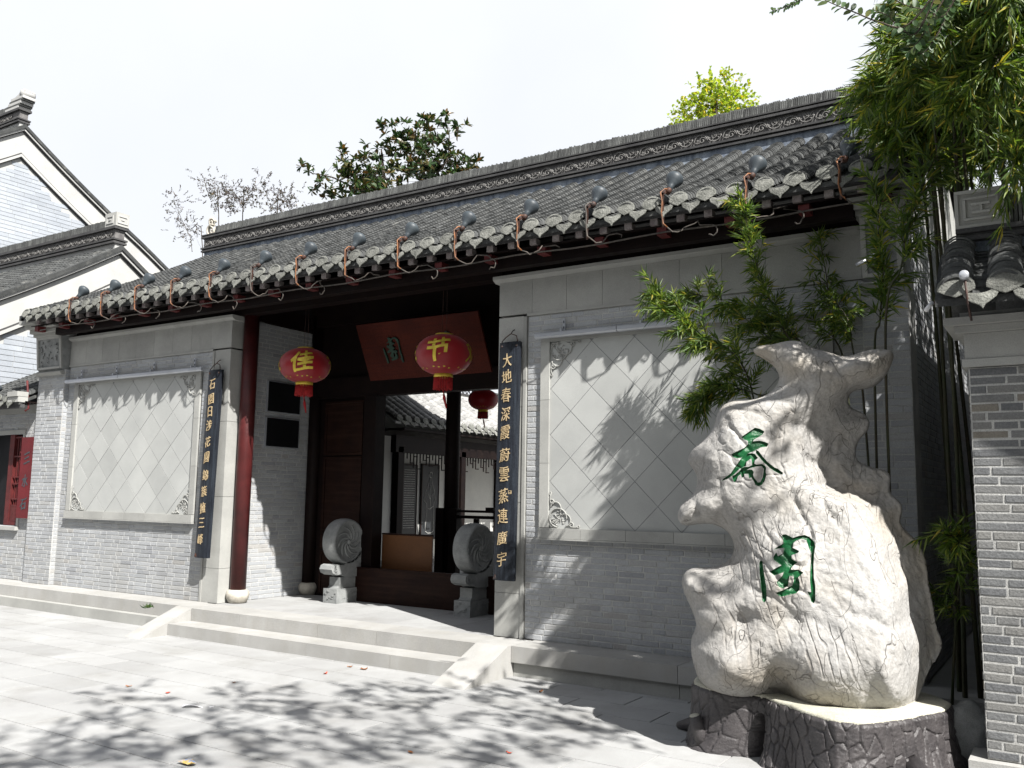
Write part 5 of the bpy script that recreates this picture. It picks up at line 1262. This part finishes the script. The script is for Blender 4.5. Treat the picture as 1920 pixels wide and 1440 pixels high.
# boulder in the shade behind the stump
def boulder(name, loc, r, label, seed, mat):
    bm = bmesh.new(); bmesh.ops.create_icosphere(bm, subdivisions=4, radius=1)
    for v in bm.verts:
        d = 1 + .28 * noise.noise(v.co * 1.4 + Vector((seed, 0, 0))) + .08 * noise.noise(v.co * 5); v.co = Vector((v.co.x * r[0], v.co.y * r[1], v.co.z * r[2])) * d
    me_ = bpy.data.meshes.new(name); bm.to_mesh(me_); bm.free(); me_.materials.append(mat); me_.polygons.foreach_set('use_smooth', [True] * len(me_.polygons))
    return tag(linkobj(name, me_, None, loc), label, 'boulder')
boulder('boulder', (1.12, -1.02, .17), (.17, .15, .2), 'rounded boulder in deep shade between the stump base and garden wall', 3, m_drum)

# ------------------------------------------------------------------ vegetation
def rv3(rg): 
    v = rg.normal(size=3); return v / np.linalg.norm(v)
def leafmesh(name, P_, D, Nn, L_, W_, mat, fold=.25, lance=True):
    """P base points, D directions, Nn normals, L lengths, W widths -> one mesh"""
    n = len(P_); S = np.cross(D, Nn); S /= np.linalg.norm(S, axis=1)[:, None] + 1e-9
    t0 = .35 if lance else .5
    a = P_; b = P_ + D * (L_ * t0)[:, None] + S * (W_ / 2)[:, None] + Nn * (W_ * fold * .5)[:, None]; c_ = P_ + D * L_[:, None] - Nn * (L_ * .12)[:, None]; d = P_ + D * (L_ * t0)[:, None] - S * (W_ / 2)[:, None] + Nn * (W_ * fold * .5)[:, None]
    if lance:
        V = np.stack([a, b, c_, d], 1).reshape(-1, 3); F = (np.arange(n)[:, None] * 4 + np.array([0, 1, 2, 3])[None]); Fs = np.concatenate([F[:, [0, 1, 2]], F[:, [0, 2, 3]]])
    else:
        e = P_ + D * (L_ * .82)[:, None] + S * (W_ * .34)[:, None]; f = P_ + D * (L_ * .82)[:, None] - S * (W_ * .34)[:, None]; g_ = P_ + D * (L_ * .2)[:, None] + S * (W_ * .36)[:, None]; h_ = P_ + D * (L_ * .2)[:, None] - S * (W_ * .36)[:, None]
        V = np.stack([a, g_, b, e, c_, f, d, h_], 1).reshape(-1, 3); F = np.arange(n)[:, None] * 8; Fs = np.concatenate([F + np.array([0, 1, 2, 3])[None], F + np.array([0, 3, 4, 5])[None], F + np.array([0, 5, 6, 7])[None]])
    me_ = bpy.data.meshes.new(name); k = Fs.shape[1]
    me_.vertices.add(len(V)); me_.vertices.foreach_set('co', V.astype(np.float32).ravel()); me_.loops.add(Fs.size); me_.loops.foreach_set('vertex_index', Fs.astype(np.int32).ravel())
    me_.polygons.add(len(Fs)); me_.polygons.foreach_set('loop_start', np.arange(0, Fs.size, k, dtype=np.int32)); me_.polygons.foreach_set('loop_total', np.full(len(Fs), k, np.int32)); me_.materials.append(mat); me_.update(); me_.validate(); return me_
def curve_pts(ps, n):
    ps = np.array(ps, float); m_ = len(ps); o = []
    for i in range(n + 1):
        t = (m_ - 1) * i / n; k = min(int(t), m_ - 2); f = t - k; p0 = ps[max(k - 1, 0)]; p1 = ps[k]; p2 = ps[k + 1]; p3 = ps[min(k + 2, m_ - 1)]
        o.append(.5 * ((2 * p1) + (-p0 + p2) * f + (2 * p0 - 5 * p1 + 4 * p2 - p3) * f * f + (-p0 + 3 * p1 - 3 * p2 + p3) * f ** 3))
    return np.array(o)
def bamboo(ctrl, n_br, blen, lpc, seed, label, leaf=.115, start=.3, rad=.011, bias=(0, 0, 0), spread=1.0, ncl=4, cat='bamboo'):
    rg = np.random.default_rng(seed); ps = curve_pts(ctrl, 26); t = empty('bamboo', ctrl[0], label, cat, group='bamboo plants round the rock and garden wall'); L0 = Vector(ctrl[0])
    rr = [rad * (1 - .82 * i / 26) for i in range(27)]
    MB().tube(ps, rr, 7).obj('culm', m_culm, t, -L0)
    bias = np.array(bias, float); PP = []; DD = []; NN = []; LL = []; WW = []; tw = MB()
    for b in range(n_br):
        u = start + (1 - start) * (b + rg.random() * .8) / n_br; k = min(int(u * 26), 25); base = ps[k] + (ps[k + 1] - ps[k]) * (u * 26 - k)
        tan = ps[k + 1] - ps[k]; tan /= np.linalg.norm(tan) + 1e-9
        d = rv3(rg) * spread + tan * .9 + bias + np.array([0, 0, .25]); d /= np.linalg.norm(d); l = blen * (.5 + rg.random()) * (1.15 - .55 * u)
        bp = [base]; dc = d.copy()
        for s_ in range(ncl): dc = dc + np.array([0, 0, -.17]) + rv3(rg) * .12; dc /= np.linalg.norm(dc); bp.append(bp[-1] + dc * l / ncl)
        tw.tube(bp, [.003, .0025, .002, .0015, .001][:ncl + 1] if ncl <= 4 else .002, 3)
        for s_ in range(1, ncl + 1):
            c0 = bp[s_]; dl = bp[s_] - bp[s_ - 1]; dl /= np.linalg.norm(dl)
            for q in range(lpc):
                dv = dl * 1.0 + rv3(rg) * .85 + np.array([0, 0, -.22]); dv /= np.linalg.norm(dv); nv_ = np.cross(dv, rv3(rg)); nv_ /= np.linalg.norm(nv_) + 1e-9
                if nv_[2] < 0: nv_ = -nv_
                PP.append(c0 - dl * l / ncl * rg.random()); DD.append(dv); NN.append(nv_); LL.append(leaf * (.6 + .65 * rg.random())); WW.append(leaf * (.095 + .045 * rg.random()))
    me_ = leafmesh('foliage', np.array(PP), np.array(DD), np.array(NN), np.array(LL), np.array(WW), m_bamboo)
    tag(linkobj('foliage', me_, t, -L0), kind='stuff'); tw.obj('twig', m_culm, t, -L0, kind='stuff')
    return t
def hp(u, v, Y): return tuple(hit(u, v, 1, Y))
# culms beside and behind the rock
bamboo([(-.05, -.75, .0), (-.12, -.75, 1.4), hp(1400, 700, -.8), hp(1300, 620, -.9), hp(1236, 556, -.95)], 50, .25, 9, 1, 'sunlit bamboo stem leaning left over the panel beside the rock top', leaf=.11, start=.42, spread=.8)
bamboo([(.0, -.85, 0), hp(1480, 800, -.85), hp(1420, 740, -.85), hp(1350, 730, -.9), hp(1300, 765, -.95)], 26, .2, 8, 2, 'short bamboo spray bending left just above the rock shoulder', leaf=.1, start=.6, spread=.7)
bamboo([(.15, -.6, 0), hp(1530, 750, -.6), hp(1470, 620, -.6), hp(1420, 500, -.65), hp(1392, 385, -.7)], 34, .2, 7, 3, 'bamboo stem rising in front of the eave with its tip touching a flood lamp', leaf=.105, start=.45, spread=.6)
bamboo([(.25, -.35, 0), hp(1540, 760, -.35), hp(1480, 620, -.35), hp(1380, 570, -.4), hp(1292, 550, -.45)], 36, .25, 8, 4, 'bamboo stem whose tip reaches left across the white light bar', leaf=.105, start=.42, spread=.9)
bamboo([(.4, -.2, 0), hp(1590, 740, -.2), hp(1560, 620, -.2), hp(1550, 520, -.2), hp(1535, 440, -.2)], 20, .24, 5, 5, 'dim thin bamboo stem in the shade in front of the right frieze stones', leaf=.11, start=.42)
bamboo([(.62, -.75, 0), hp(1640, 700, -.75), hp(1650, 600, -.8), hp(1655, 480, -.85), hp(1640, 345, -.85)], 26, .2, 6, 6, 'tall leafy bamboo stem in front of the right pier, partly sunlit', leaf=.12, start=.48, spread=.7)
bamboo([(.75, -.95, 0), hp(1660, 640, -.95), hp(1690, 500, -1.0), hp(1710, 400, -1.0), hp(1755, 290, -1.0)], 26, .22, 6, 7, 'tall bamboo stem bending right in front of the gable edge', leaf=.12, start=.5, spread=.75)
bamboo([(.1, -.55, 0), hp(1560, 800, -.55), hp(1520, 700, -.5), hp(1450, 640, -.5), hp(1400, 600, -.5)], 28, .27, 7, 8, 'dense dark bamboo spray behind the horn of the rock', leaf=.1, start=.5, spread=1.1)
bamboo([(1.0, -.7, 0), (1.05, -.75, .6), (1.1, -.85, 1.0), (1.14, -.95, 1.3), (1.1, -1.1, 1.36)], 22, .24, 6, 9, 'small bamboo clump in deep shade between rock and garden wall', leaf=.11, start=.35, bias=(-.3, -.3, 0))
bamboo([(.55, -.3, 0), hp(1620, 760, -.3), hp(1600, 660, -.3), hp(1590, 600, -.3), hp(1560, 560, -.3)], 22, .24, 6, 10, 'bamboo stem with few leaves behind the sagging rock top', leaf=.1, start=.55)
# tall bamboo of the garden, arching over the wall end
base_ = [((1.05, -.3, 0), (1760, 300, -.9), (1720, 180, -1.0), (1655, 150, -1.1)), ((1.15, -.2, 0), (1790, 260, -.9), (1770, 120, -1.1), (1700, 60, -1.3)),
         ((1.4, -.5, 0), (1850, 250, -.9), (1830, 120, -1.2), (1770, 130, -1.6)), ((1.9, -.6, 0), (1900, 240, -1.0), (1880, 90, -1.4), (1800, 200, -1.8)),
         ((2.1, -.7, 0), (1950, 200, -1.1), (1930, 40, -1.5), (1860, 130, -2.0)), ((1.3, -.1, 0), (1800, 330, -.3), (1800, 200, -.4), (1740, 250, -.6)),
         ((1.9, -.3, 0), (1880, 340, -.3), (1880, 220, -.4), (1850, 280, -.6)), ((2.4, -.5, 0), (1960, 260, -.8), (1960, 160, -1.3), (1900, 320, -1.7)), ((1.15, -.25, 0), (1740, 220, -.5), (1730, 60, -.5), (1690, -60, -.5)),
         ((2.3, -.9, 0), (1960, 100, -1.4), (1960, -100, -1.7), (1880, -20, -2.1)), ((1.2, .3, 0), (1745, 200, .2), (1750, 120, .1), (1720, 100, 0)), ((2.0, -.2, 0), (1860, 240, -.2), (1850, 60, -.3), (1820, -60, -.6)),
         ((1.25, .9, 0), (1790, 330, .8), (1775, 230, .7), (1740, 180, .6)), ((1.2, 1.8, 0), (1790, 350, 1.7), (1790, 250, 1.6), (1770, 190, 1.4)), ((1.3, 2.8, 0), (1800, 380, 2.8), (1805, 300, 2.7), (1800, 230, 2.6)),
         ((1.0, -.1, 0), (1745, 300, -.3), (1720, 230, -.5), (1670, 230, -.6)), ((1.3, -.6, 0), (1800, 200, -.9), (1770, 60, -1.2), (1700, 110, -1.5)), ((1.7, -.7, 0), (1860, 160, -1.1), (1840, 20, -1.6), (1760, 40, -1.9)),
         ((1.0, .1, 0), (1730, 330, -.1), (1705, 220, -.2), (1650, 190, -.3)), ((1.6, .4, 0), (1820, 330, .3), (1850, 180, .3), (1900, 90, .2))]
desc = ['tips hanging over the ridge end', 'rising past the top edge of the picture', 'arching with bright yellow-green leaves', 'drooping in front of the others', 'bright leaves at the right picture edge', 'dark against the sky beside the gable', 'behind the square ridge block of the wall', 'low hanging tips above the ridge block', 'thin dark crown at the top edge', 'leaves spilling in at the top right corner', 'farthest back behind the gable', 'upright dark mass at the top', 'standing in the alley just behind the pier', 'second in the alley, half hidden by leaves', 'deepest in the alley', 'pointing left over the end of the roof tiles', 'bright middle arch over the gable', 'high arch just under the oval-leaved branch', 'lowest dark spray over the roof tiles', 'behind all near the right edge']
for i, (b0, *pts) in enumerate(base_):
    ctrl = [b0, (b0[0] * .6 + hp(*pts[0])[0] * .4, b0[1], 1.8)] + [hp(*q) for q in pts]
    bamboo(ctrl, 66, .4, 8, 100 + i, 'tall garden bamboo, ' + desc[i], leaf=.118, start=.55, rad=.018, spread=1.3)

def tree(name, base, limbs, clumps, label, lsize, lw, nl, mat, seed, cat='tree', rosette=False, rtr=.12, lance=False, group=None):
    """limbs: list of control point lists; clumps: (centre, radius)"""
    rg = np.random.default_rng(seed); t = empty(name, base, label, cat, group); L0 = Vector(base); m = MB()
    for i, (ctrl, r0) in enumerate(limbs):
        ps = curve_pts(ctrl, 12); m = MB(); m.tube(ps, [r0 * (1 - .75 * k / 12) for k in range(13)], 8); m.obj('trunk' if i == 0 else 'limb', m_bark, t, -L0)
    PP = []; DD = []; NN = []; LL = []; WW = []; tw = MB()
    ends = [curve_pts(c_, 12) for c_, _ in limbs]
    allp = np.vstack(ends)
    for c_, r in clumps:
        c_ = np.array(c_, float); j = np.argmin(((allp - c_) ** 2).sum(1)); tw.tube([allp[j], (allp[j] + c_) / 2 + rv3(rg) * r * .15, c_], [.018 * r, .012 * r, .008 * r], 4)
        n = int(nl * r * r)
        if rosette:
            nr = max(4, n // 9)
            for q in range(nr):
                o = c_ + rv3(rg) * r * rg.random() ** .4; ax = (o - c_) / r + np.array([0, 0, .8]) + rv3(rg) * .3; ax /= np.linalg.norm(ax); tw.tube([c_, (c_ + o) / 2, o], [.012 * r, .008 * r, .006 * r], 3)
                for s_ in range(9):
                    dv = ax * .55 + rv3(rg) * .9; dv /= np.linalg.norm(dv); nv_ = ax + rv3(rg) * .4; PP.append(o); DD.append(dv); NN.append(nv_ / np.linalg.norm(nv_)); LL.append(lsize * (.7 + .5 * rg.random())); WW.append(lw * (.8 + .4 * rg.random()))
        else:
            for q in range(max(3, n // 7)):
                d = rv3(rg); o = c_ + d * r * rg.random() ** .5; dr = d + rv3(rg) * .7 + np.array([0, 0, .1]); dr /= np.linalg.norm(dr); ln = lsize * 3.2
                tw.tube([o, o + dr * ln], [.0035, .0015], 3)
                for s_ in range(7):
                    dv = dr * .7 + rv3(rg) * .8; dv /= np.linalg.norm(dv); nv_ = rv3(rg) * .7 + np.array([0, 0, .9]); PP.append(o + dr * ln * (s_ + .5) / 7); DD.append(dv); NN.append(nv_ / np.linalg.norm(nv_)); LL.append(lsize * (.7 + .5 * rg.random())); WW.append(lw * (.8 + .4 * rg.random()))
    NNa = np.array(NN); DDa = np.array(DD); NNa = NNa - DDa * (NNa * DDa).sum(1)[:, None]; NNa /= np.linalg.norm(NNa, axis=1)[:, None] + 1e-9
    tag(linkobj('foliage', leafmesh('foliage', np.array(PP), DDa, NNa, np.array(LL), np.array(WW), mat, lance=lance), t, -L0), kind='stuff'); tw.obj('twig', m_bark, t, -L0, kind='stuff')
    return t
# magnolia behind the roof
Y8 = 8.0
tree('magnolia_tree', (-11.2, Y8, 0), [([(-11.2, Y8, 0), (-11.1, Y8, 4), (-11, Y8, 7), hp(745, 330, Y8)], .1), ([(-11.1, Y8, 5), hp(700, 400, Y8), hp(640, 340, Y8), hp(585, 325, Y8)], .04), ([(-11, Y8, 6), hp(800, 360, Y8), hp(838, 300, Y8), hp(842, 240, Y8)], .035), ([(-11, Y8, 6.5), hp(720, 330, Y8), hp(715, 280, Y8)], .06)],
     [(hp(u, v, Y8 + dy), r) for u, v, r, dy in ((600, 350, .28, 0), (575, 318, .2, 0), (625, 365, .3, .3), (660, 340, .42, 0), (640, 290, .22, .2), (655, 310, .28, 0), (700, 330, .5, .5), (730, 340, .5, -.3), (700, 285, .3, 0), (745, 265, .4, 0), (775, 290, .5, .4), (800, 250, .38, 0), (815, 300, .5, -.2), (850, 310, .4, .3), (790, 340, .5, 0), (835, 265, .26, 0), (835, 220, .18, 0), (868, 240, .18, 0), (882, 300, .2, 0), (728, 240, .2, 0), (760, 245, .25, 0), (850, 345, .4, 0), (880, 335, .22, 0), (690, 360, .4, 0), (798, 225, .2, 0))],
     'dark glossy broad-leaved tree rising behind the middle of the roof ridge', .17, .062, 1150, m_magnolia, 11, rosette=True)
YG = 11.0
tree('ginkgo_tree', (hit(1345, 200, 1, YG)[0], YG, 0), [([(hit(1345, 200, 1, YG)[0], YG, 0), tuple(hit(1345, 500, 1, YG)), hp(1342, 260, YG), hp(1345, 190, YG)], .08)],
     [(hp(u, v, YG + dy), r) for u, v, r, dy in ((1345, 155, .28, 0), (1365, 165, .3, .2), (1325, 175, .32, 0), (1345, 195, .5, 0), (1380, 195, .42, .3), (1310, 200, .35, 0), (1295, 208, .25, 0), (1285, 222, .22, 0), (1350, 230, .6, 0), (1300, 240, .5, 0), (1380, 220, .4, 0))],
     'yellow-green tree top behind the right half of the ridge', .075, .06, 2100, m_ginkgo, 12)
# sparse trees far left of the magnolia
YT = 9.5
def sparse(seed, x0, ctrls, label, nl):
    rg = np.random.default_rng(seed); limbs = []; cl = []
    b = (hit(x0, 600, 1, YT)[0], YT, 0); tip0 = ctrls[0]
    for i, c_ in enumerate(ctrls):
        pts = [hp(u, v, YT) for u, v in c_]; limbs.append((([b] if i == 0 else [tuple(np.array(hp(*c_[0], YT)))]) + pts, .018 if i == 0 else .012))
        for u, v in c_[1:]: cl += [(hp(u + rg.uniform(-14, 14), v + rg.uniform(-14, 14), YT + rg.uniform(-.3, .3)), .27) for _ in range(6)]
    tree('sparse_tree', b, limbs, cl, label, .06, .03, nl, m_twigleaf, seed, group='thin sparse trees behind the left roof end')
sparse(21, 370, [[(380, 470), (350, 430), (325, 375)], [(360, 470), (355, 440), (332, 410)]], 'thin sparse tree leaning left at the left end of the roof', 330)
sparse(22, 430, [[(410, 400), (395, 375), (382, 335)], [(405, 395), (412, 360), (405, 345)]], 'thin sparse tree with upright crown just right of the ridge end curl', 380)
sparse(23, 470, [[(455, 400), (468, 372), (478, 352)], [(440, 400), (436, 375), (430, 362)]], 'twiggy tree with a denser purple-grey crown behind the ridge', 700)
sparse(24, 540, [[(520, 400), (530, 380), (548, 372)], [(510, 395), (512, 380), (520, 372)]], 'low twiggy crown between the purple-grey tree and the dark magnolia', 420)

# street tree behind the camera: its crown casts the dappled shade on the pavement
shade_px = [(60,1425),(150,1400),(220,1375),(260,1425),(350,1400),(380,1360),(430,1310),(450,1425),(480,1365),(520,1300),(560,1345),(570,1415),(610,1315),(660,1375),(690,1300),(720,1340),(760,1420),(790,1310),(830,1365),(860,1300),(900,1400),(930,1330),(980,1375),(1010,1310),(1060,1350),(1120,1375),(1090,1330),(1000,1430),(640,1435),(240,1310),(160,1350)]
rg = np.random.default_rng(5); cl = []
for u, v in shade_px:
    g_ = hit(u, v, 2, 0); z = 5.6 + rg.random() * 1.6; c_ = g_ + TOSUN * z / TOSUN[2]; cl.append((tuple(c_), .24 + .1 * rg.random()))
for i in range(34):
    g_ = np.array([rg.uniform(-7.5, -1.5), rg.uniform(-7.5, -4.2), 0]); z = 5.5 + rg.random() * 1.8; c_ = g_ + TOSUN * z / TOSUN[2]; cl.append((tuple(c_), .35))
cc = np.mean([c_[0] for c_ in cl], 0)
lims = [([(cc[0] + 1.5, cc[1] - 2.5, 0), (cc[0] + 1.2, cc[1] - 2.0, 2.5), (cc[0] + .6, cc[1] - 1, 4.6), tuple(cc)], .22)]
for k in range(9):
    e = np.array(cl[rg.integers(len(cl))][0]); lims.append(([(cc[0] + .8, cc[1] - 1.3, 4.0), tuple((np.array([cc[0] + .5, cc[1] - .6, 5.0]) + e) / 2 + np.array([0, 0, .2])), tuple(e)], .05))
tree('street_tree', (cc[0] + 1.5, cc[1] - 2.5, 0), lims, cl, 'street tree standing behind the viewer whose crown dapples the pavement', .085, .05, 900, m_leaf, 31)
rg = np.random.default_rng(9); cl = []
for x, y, z, r in ((2.2,-.2,7.4,.7),(3.0,-.9,8.2,.8),(3.6,-.4,8.6,.8),(2.6,.4,7.9,.7),(3.3,.6,8.6,.8),(4.2,-.6,9.2,.8),(4.3,.3,9.4,.7),(2.0,.7,7.3,.6),(2.9,1.4,8.4,.7),(3.9,1.3,9.2,.7),(2.6,-.9,7.6,.55),(3.4,-1.5,8.2,.5),(1.9,1.6,7.6,.6),(2.4,2.3,8.2,.6),(4.8,-1.2,9.3,.5),(2.5,-.4,5.1,.5),(2.6,.4,5.3,.55),(2.8,1.2,5.6,.55),(2.5,1.6,5.2,.5),(3.2,.2,6.2,.6),(3.1,1.2,6.4,.6),(2.4,.9,4.7,.45),(2.6,2.2,5.5,.55),(2.7,3.0,5.8,.5),(2.4,2.4,4.8,.45)):  # unseen crown over the roof end; low clumps added to darken the gable
    cl.append(((x, y, z), r))
tree('garden_tree', (3.4, .9, 0), [([(3.4, .9, 0), (3.3, .8, 3), (3.2, .4, 6), (3.2, .2, 8.4)], .24), ([(3.3, .7, 5), (2.7, .3, 6.4), (2.2, 0, 7.4)], .08), ([(3.3, .6, 5.5), (3.9, .3, 7.4), (4.3, -.1, 9)], .08), ([(3.3, .8, 5.2), (2.8, 1.4, 7), (2.4, 2, 8)], .07)], cl, 'tall garden tree above the frame at the right whose crown shades the roof end', .1, .055, 330, m_leaf, 41)
for i, (b0, *pts) in enumerate((((2.7, -1.75, 0), (2.6, -1.8, 2.5), (2.5, -1.85, 3.8), (2.3, -1.9, 4.5)), ((3.0, -1.7, 0), (2.95, -1.8, 2.6), (2.8, -1.9, 4.0), (2.6, -2.0, 4.9)), ((3.3, -1.8, 0), (3.3, -1.9, 2.6), (3.2, -2.0, 4.2), (3.0, -2.1, 5.2)))):  # unseen bamboo added to throw shade on the garden wall roof
    bamboo([b0] + pts, 40, .36, 7, 200 + i, 'bamboo added just outside the right edge to shade the garden wall roof, ' + ('leftmost', 'middle', 'rightmost')[i], leaf=.12, start=.62, rad=.016, spread=1.2)
oh = empty('sky_blocking_houses', (-4, -17, 0), 'row of grey brick houses added across the street behind the viewer to cut skylight', 'houses'); OL = Vector((-4, -17, 0))  # unseen houses added, and made tall, to cut skylight on the facade
hw = MB()
hw.box((-34, -24, 0), (26, -17, 9.8)); hw.obj('wall', m_brickd, oh, -OL); MB().prism([(-24.6, 9.8), (-20.5, 12.4), (-16.3, 9.8)], 0, -34.5, 26.5).obj('roof', m_tile, oh, -OL)
for i in range(14):
    for z in (1.2, 4.1, 7.0): MB().box((-31 + i * 4.1, -16.98, z), (-29.4 + i * 4.1, -16.93, z + 1.5)).obj('window', m_black, oh, -OL)
rg = np.random.default_rng(19); cl = []  # unseen evergreen added to keep sun off the alley gable
for yy in np.arange(-.8, 4.3, .62):
    for xx, zz in ((2.25, 4.5), (2.5, 5.2), (2.9, 5.9), (2.4, 4.0)): cl.append(((xx + rg.uniform(-.12, .12), yy + rg.uniform(-.2, .2), zz + rg.uniform(-.2, .2)), .5))
tree('alley_shade_tree', (2.9, 1.6, 0), [([(2.9, 1.6, 0), (2.8, 1.6, 2.5), (2.7, 1.7, 5)], .12), ([(2.8, 1.6, 2.8), (2.6, .6, 3.8), (2.5, -.5, 4.8)], .06), ([(2.8, 1.6, 2.8), (2.6, 2.8, 3.8), (2.5, 3.8, 4.8)], .06)], cl, 'unseen dense evergreen added behind the garden wall to keep the alley dark', .1, .055, 750, m_leaf, 43)
gh_ = empty('sky_blocking_house', (8, 0, 0), 'plain grey brick house added beyond the garden wall, outside the right edge, to cut skylight', 'house')  # unseen house added to block skylight from the right
MB().box((-.8, -6.5, 0), (4.5, 9, 5.6)).obj('wall', m_brickd, gh_); MB().prism([(-1.3, 5.6), (1.9, 7.2), (5.0, 5.6)], 1, -6.9, 9.4).obj('roof', m_tile, gh_)
for y in (-5, -2, 1, 4, 7): MB().box((-.84, y, 1.2), (-.79, y + 1.1, 2.6)).obj('window', m_black, gh_)
# broad-leaved branch hanging in at the top right corner
def branch():
    t = empty('leafy_branch_tree', (3.6, -1.95, 0), 'tree with small oval leaves hanging in at the top edge right of centre', 'tree'); L0 = Vector((3.6, -1.95, 0)); Yb = -2.5
    MB().tube([(3.6, -1.95, 0), (3.4, -1.95, 2.8), (2.6, -2.3, 4.5), hp(1900, -120, Yb), hp(1760, -30, Yb)], [.09, .08, .06, .035, .02], 8).obj('trunk', m_bark, t, -L0)
    rg = np.random.default_rng(8); PP = []; DD = []; NN = []; LL = []; WW = []; tw = MB()
    brs = [[(1760, -20), (1700, 48), (1650, 42), (1600, 22), (1555, 4), (1500, -25)], [(1760, -20), (1720, 60), (1690, 55), (1665, 30), (1640, 20)], [(1560, -60), (1530, -20), (1495, 3), (1472, 14), (1448, 21)], [(1780, -20), (1745, 40), (1720, 80), (1700, 100)], [(1800, -20), (1770, 30), (1740, 20), (1700, 10), (1672, -5)], [(1790, -10), (1760, 60), (1730, 100), (1712, 85)], [(1800, -30), (1765, -5), (1730, 40), (1700, 70)]]
    for bi, b in enumerate(brs):
        ps = curve_pts([hp(u, v, Yb + .1 * bi - .2) for u, v in b], 26); tw.tube(ps, [.006 - .0045 * k / 26 for k in range(27)], 4)
        for k in range(2, 27):
            for s_ in ((-1, 1) if bi != 2 or k > 9 else (1,)):
                dt = ps[k] - ps[k - 1]; dt /= np.linalg.norm(dt); sd_ = np.cross(dt, np.array([0, -1, .4])); sd_ /= np.linalg.norm(sd_); dv = dt * .5 + sd_ * s_ * .9 + rv3(rg) * .3; dv /= np.linalg.norm(dv)
                if rg.random() < .2: continue
                nv_ = np.array([0, -1, .5]) + rv3(rg) * .6; nv_ -= dv * (nv_ @ dv); PP.append(ps[k]); DD.append(dv); NN.append(nv_ / np.linalg.norm(nv_)); LL.append(.048 * (.75 + .5 * rg.random()) * (.6 if bi == 2 else 1)); WW.append(.027 * (.6 if bi == 2 else 1))
    tag(linkobj('foliage', leafmesh('foliage', np.array(PP), np.array(DD), np.array(NN), np.array(LL), np.array(WW), m_leaf, lance=False), t, -L0), kind='stuff'); tw.obj('twig', m_bark, t, -L0, kind='stuff')
branch()

# ------------------------------------------------------------------ small things on the ground
def litter(name, u, v, z, build, label, cat, group=None):
    p_ = hit(u, v, 2, z); t = build(); t.location = (p_[0], p_[1], z + .001); tag(t, label, cat, group)
m = MB(); n = 12; vs = []
for i in range(n + 1):
    x = -.11 + .22 * i / n; w_ = .022 * (1 - max(0, (i - 8) / 4) ** 2 * .9)
    vs += [(x, -w_, .008 + .012 * math.sin(i * .5)), (x, w_, .006 + .01 * math.sin(i * .5 + .6))]
m.add(vs, [(2 * i, 2 * i + 2, 2 * i + 3, 2 * i + 1) for i in range(n)]); m.add([(a, b, c_ - .004) for a, b, c_ in vs], [(2 * i, 2 * i + 1, 2 * i + 3, 2 * i + 2) for i in range(n)])
o = m.obj('paper_strip', m_paper); o.rotation_euler = (0, 0, R(38)); litter('paper_strip', 372, 1326, 0, lambda: o, 'crumpled strip of white paper lying on the pavement at lower left', 'paper')
m = MB(); rs = random.Random(4); vs = [(rs.uniform(-.03, .03) + .02 * i, .025 * (j - 1) + rs.uniform(-.006, .006), .006 + rs.uniform(0, .025)) for i in range(-2, 3) for j in range(3)]
m.add(vs, [(i * 3 + j, i * 3 + 3 + j, i * 3 + 4 + j, i * 3 + 1 + j) for i in range(4) for j in range(2)])
wr_ = M('wrapper_print', (.75, .5, .1), (.15, .3, .6), ns=30, rough=.35, bump=0, fine=0); o2_ = m.obj('wrapper', wr_); litter('wrapper', 352, 1434, 0, lambda: o2_, 'small yellow and blue wrapper at the bottom edge of the pavement', 'wrapper')
def lf(mat, s, seed):
    rs = random.Random(seed); m = MB(); n = 10; top = [(s * .5 * math.cos(2 * math.pi * i / n) * (1 + .15 * rs.random()), s * .28 * math.sin(2 * math.pi * i / n), .004 + .35 * s * rs.random() * abs(math.cos(2 * math.pi * i / n))) for i in range(n)]
    m.add([(0, 0, .003)] + top, [(0, 1 + i, 1 + (i + 1) % n) for i in range(n)]); o = m.obj('fallen_leaf', mat); o.rotation_euler = (0, 0, rs.uniform(0, 6)); return o
for i, (u, v, z, s, mt_, lb) in enumerate(((610, 1264, 0, .05, m_redleaf, 'bright red fallen leaf on the pavement before the steps'), (656, 1251, 0, .05, m_dry, 'brown fallen leaf close to the lower step near the red leaf'), (682, 1256, 0, .07, m_dry, 'curled orange-brown fallen leaf, rightmost of the three below the steps'), (241, 1288, 0, .05, m_dry, 'dry brown fallen leaf alone on the left pavement'),
        (315, 1300, 0, .05, m_redleaf, 'small orange fallen leaf just above the white paper strip'), (438, 1281, 0, .04, m_dry, 'dark fallen leaf at the upper edge of the dappled shade'), (1014, 1298, 0, .05, m_dry, 'tan fallen leaf beside the right cheek stone'), (770, 1412, 0, .045, m_dry, 'dark fallen leaf in the dappled shade near the bottom edge'), (952, 1268, 0, .04, m_dry, 'small fallen leaf in the corner of plinth and cheek stone'), (955, 1413, 0, .04, m_redleaf, 'reddish fallen leaf on the shaded pavement right of centre'))):
    litter('fallen_leaf', u, v, z, (lambda mt_=mt_, s=s, i=i: lf(mt_, s, i)), lb, 'leaf', 'fallen leaves')
# little weed on the coping
p_ = hit(277, 1140, 2, P); t = empty('weed', (p_[0], p_[1], P), 'little weed growing from the coping joint left of the steps', 'weed'); rg = np.random.default_rng(2); k = 26
D_w = np.array([rv3(rg) * [1, 1, .3] + [0, 0, .5] for _ in range(k)]); D_w /= np.linalg.norm(D_w, axis=1)[:, None]; N_w = np.cross(D_w, np.array([rv3(rg) for _ in range(k)])); N_w /= np.linalg.norm(N_w, axis=1)[:, None]
tag(linkobj('foliage', leafmesh('foliage', np.zeros((k, 3)) + rg.normal(size=(k, 3)) * [.02, .02, 0], D_w, N_w, np.full(k, .07), np.full(k, .02), m_leaf), t), kind='stuff')
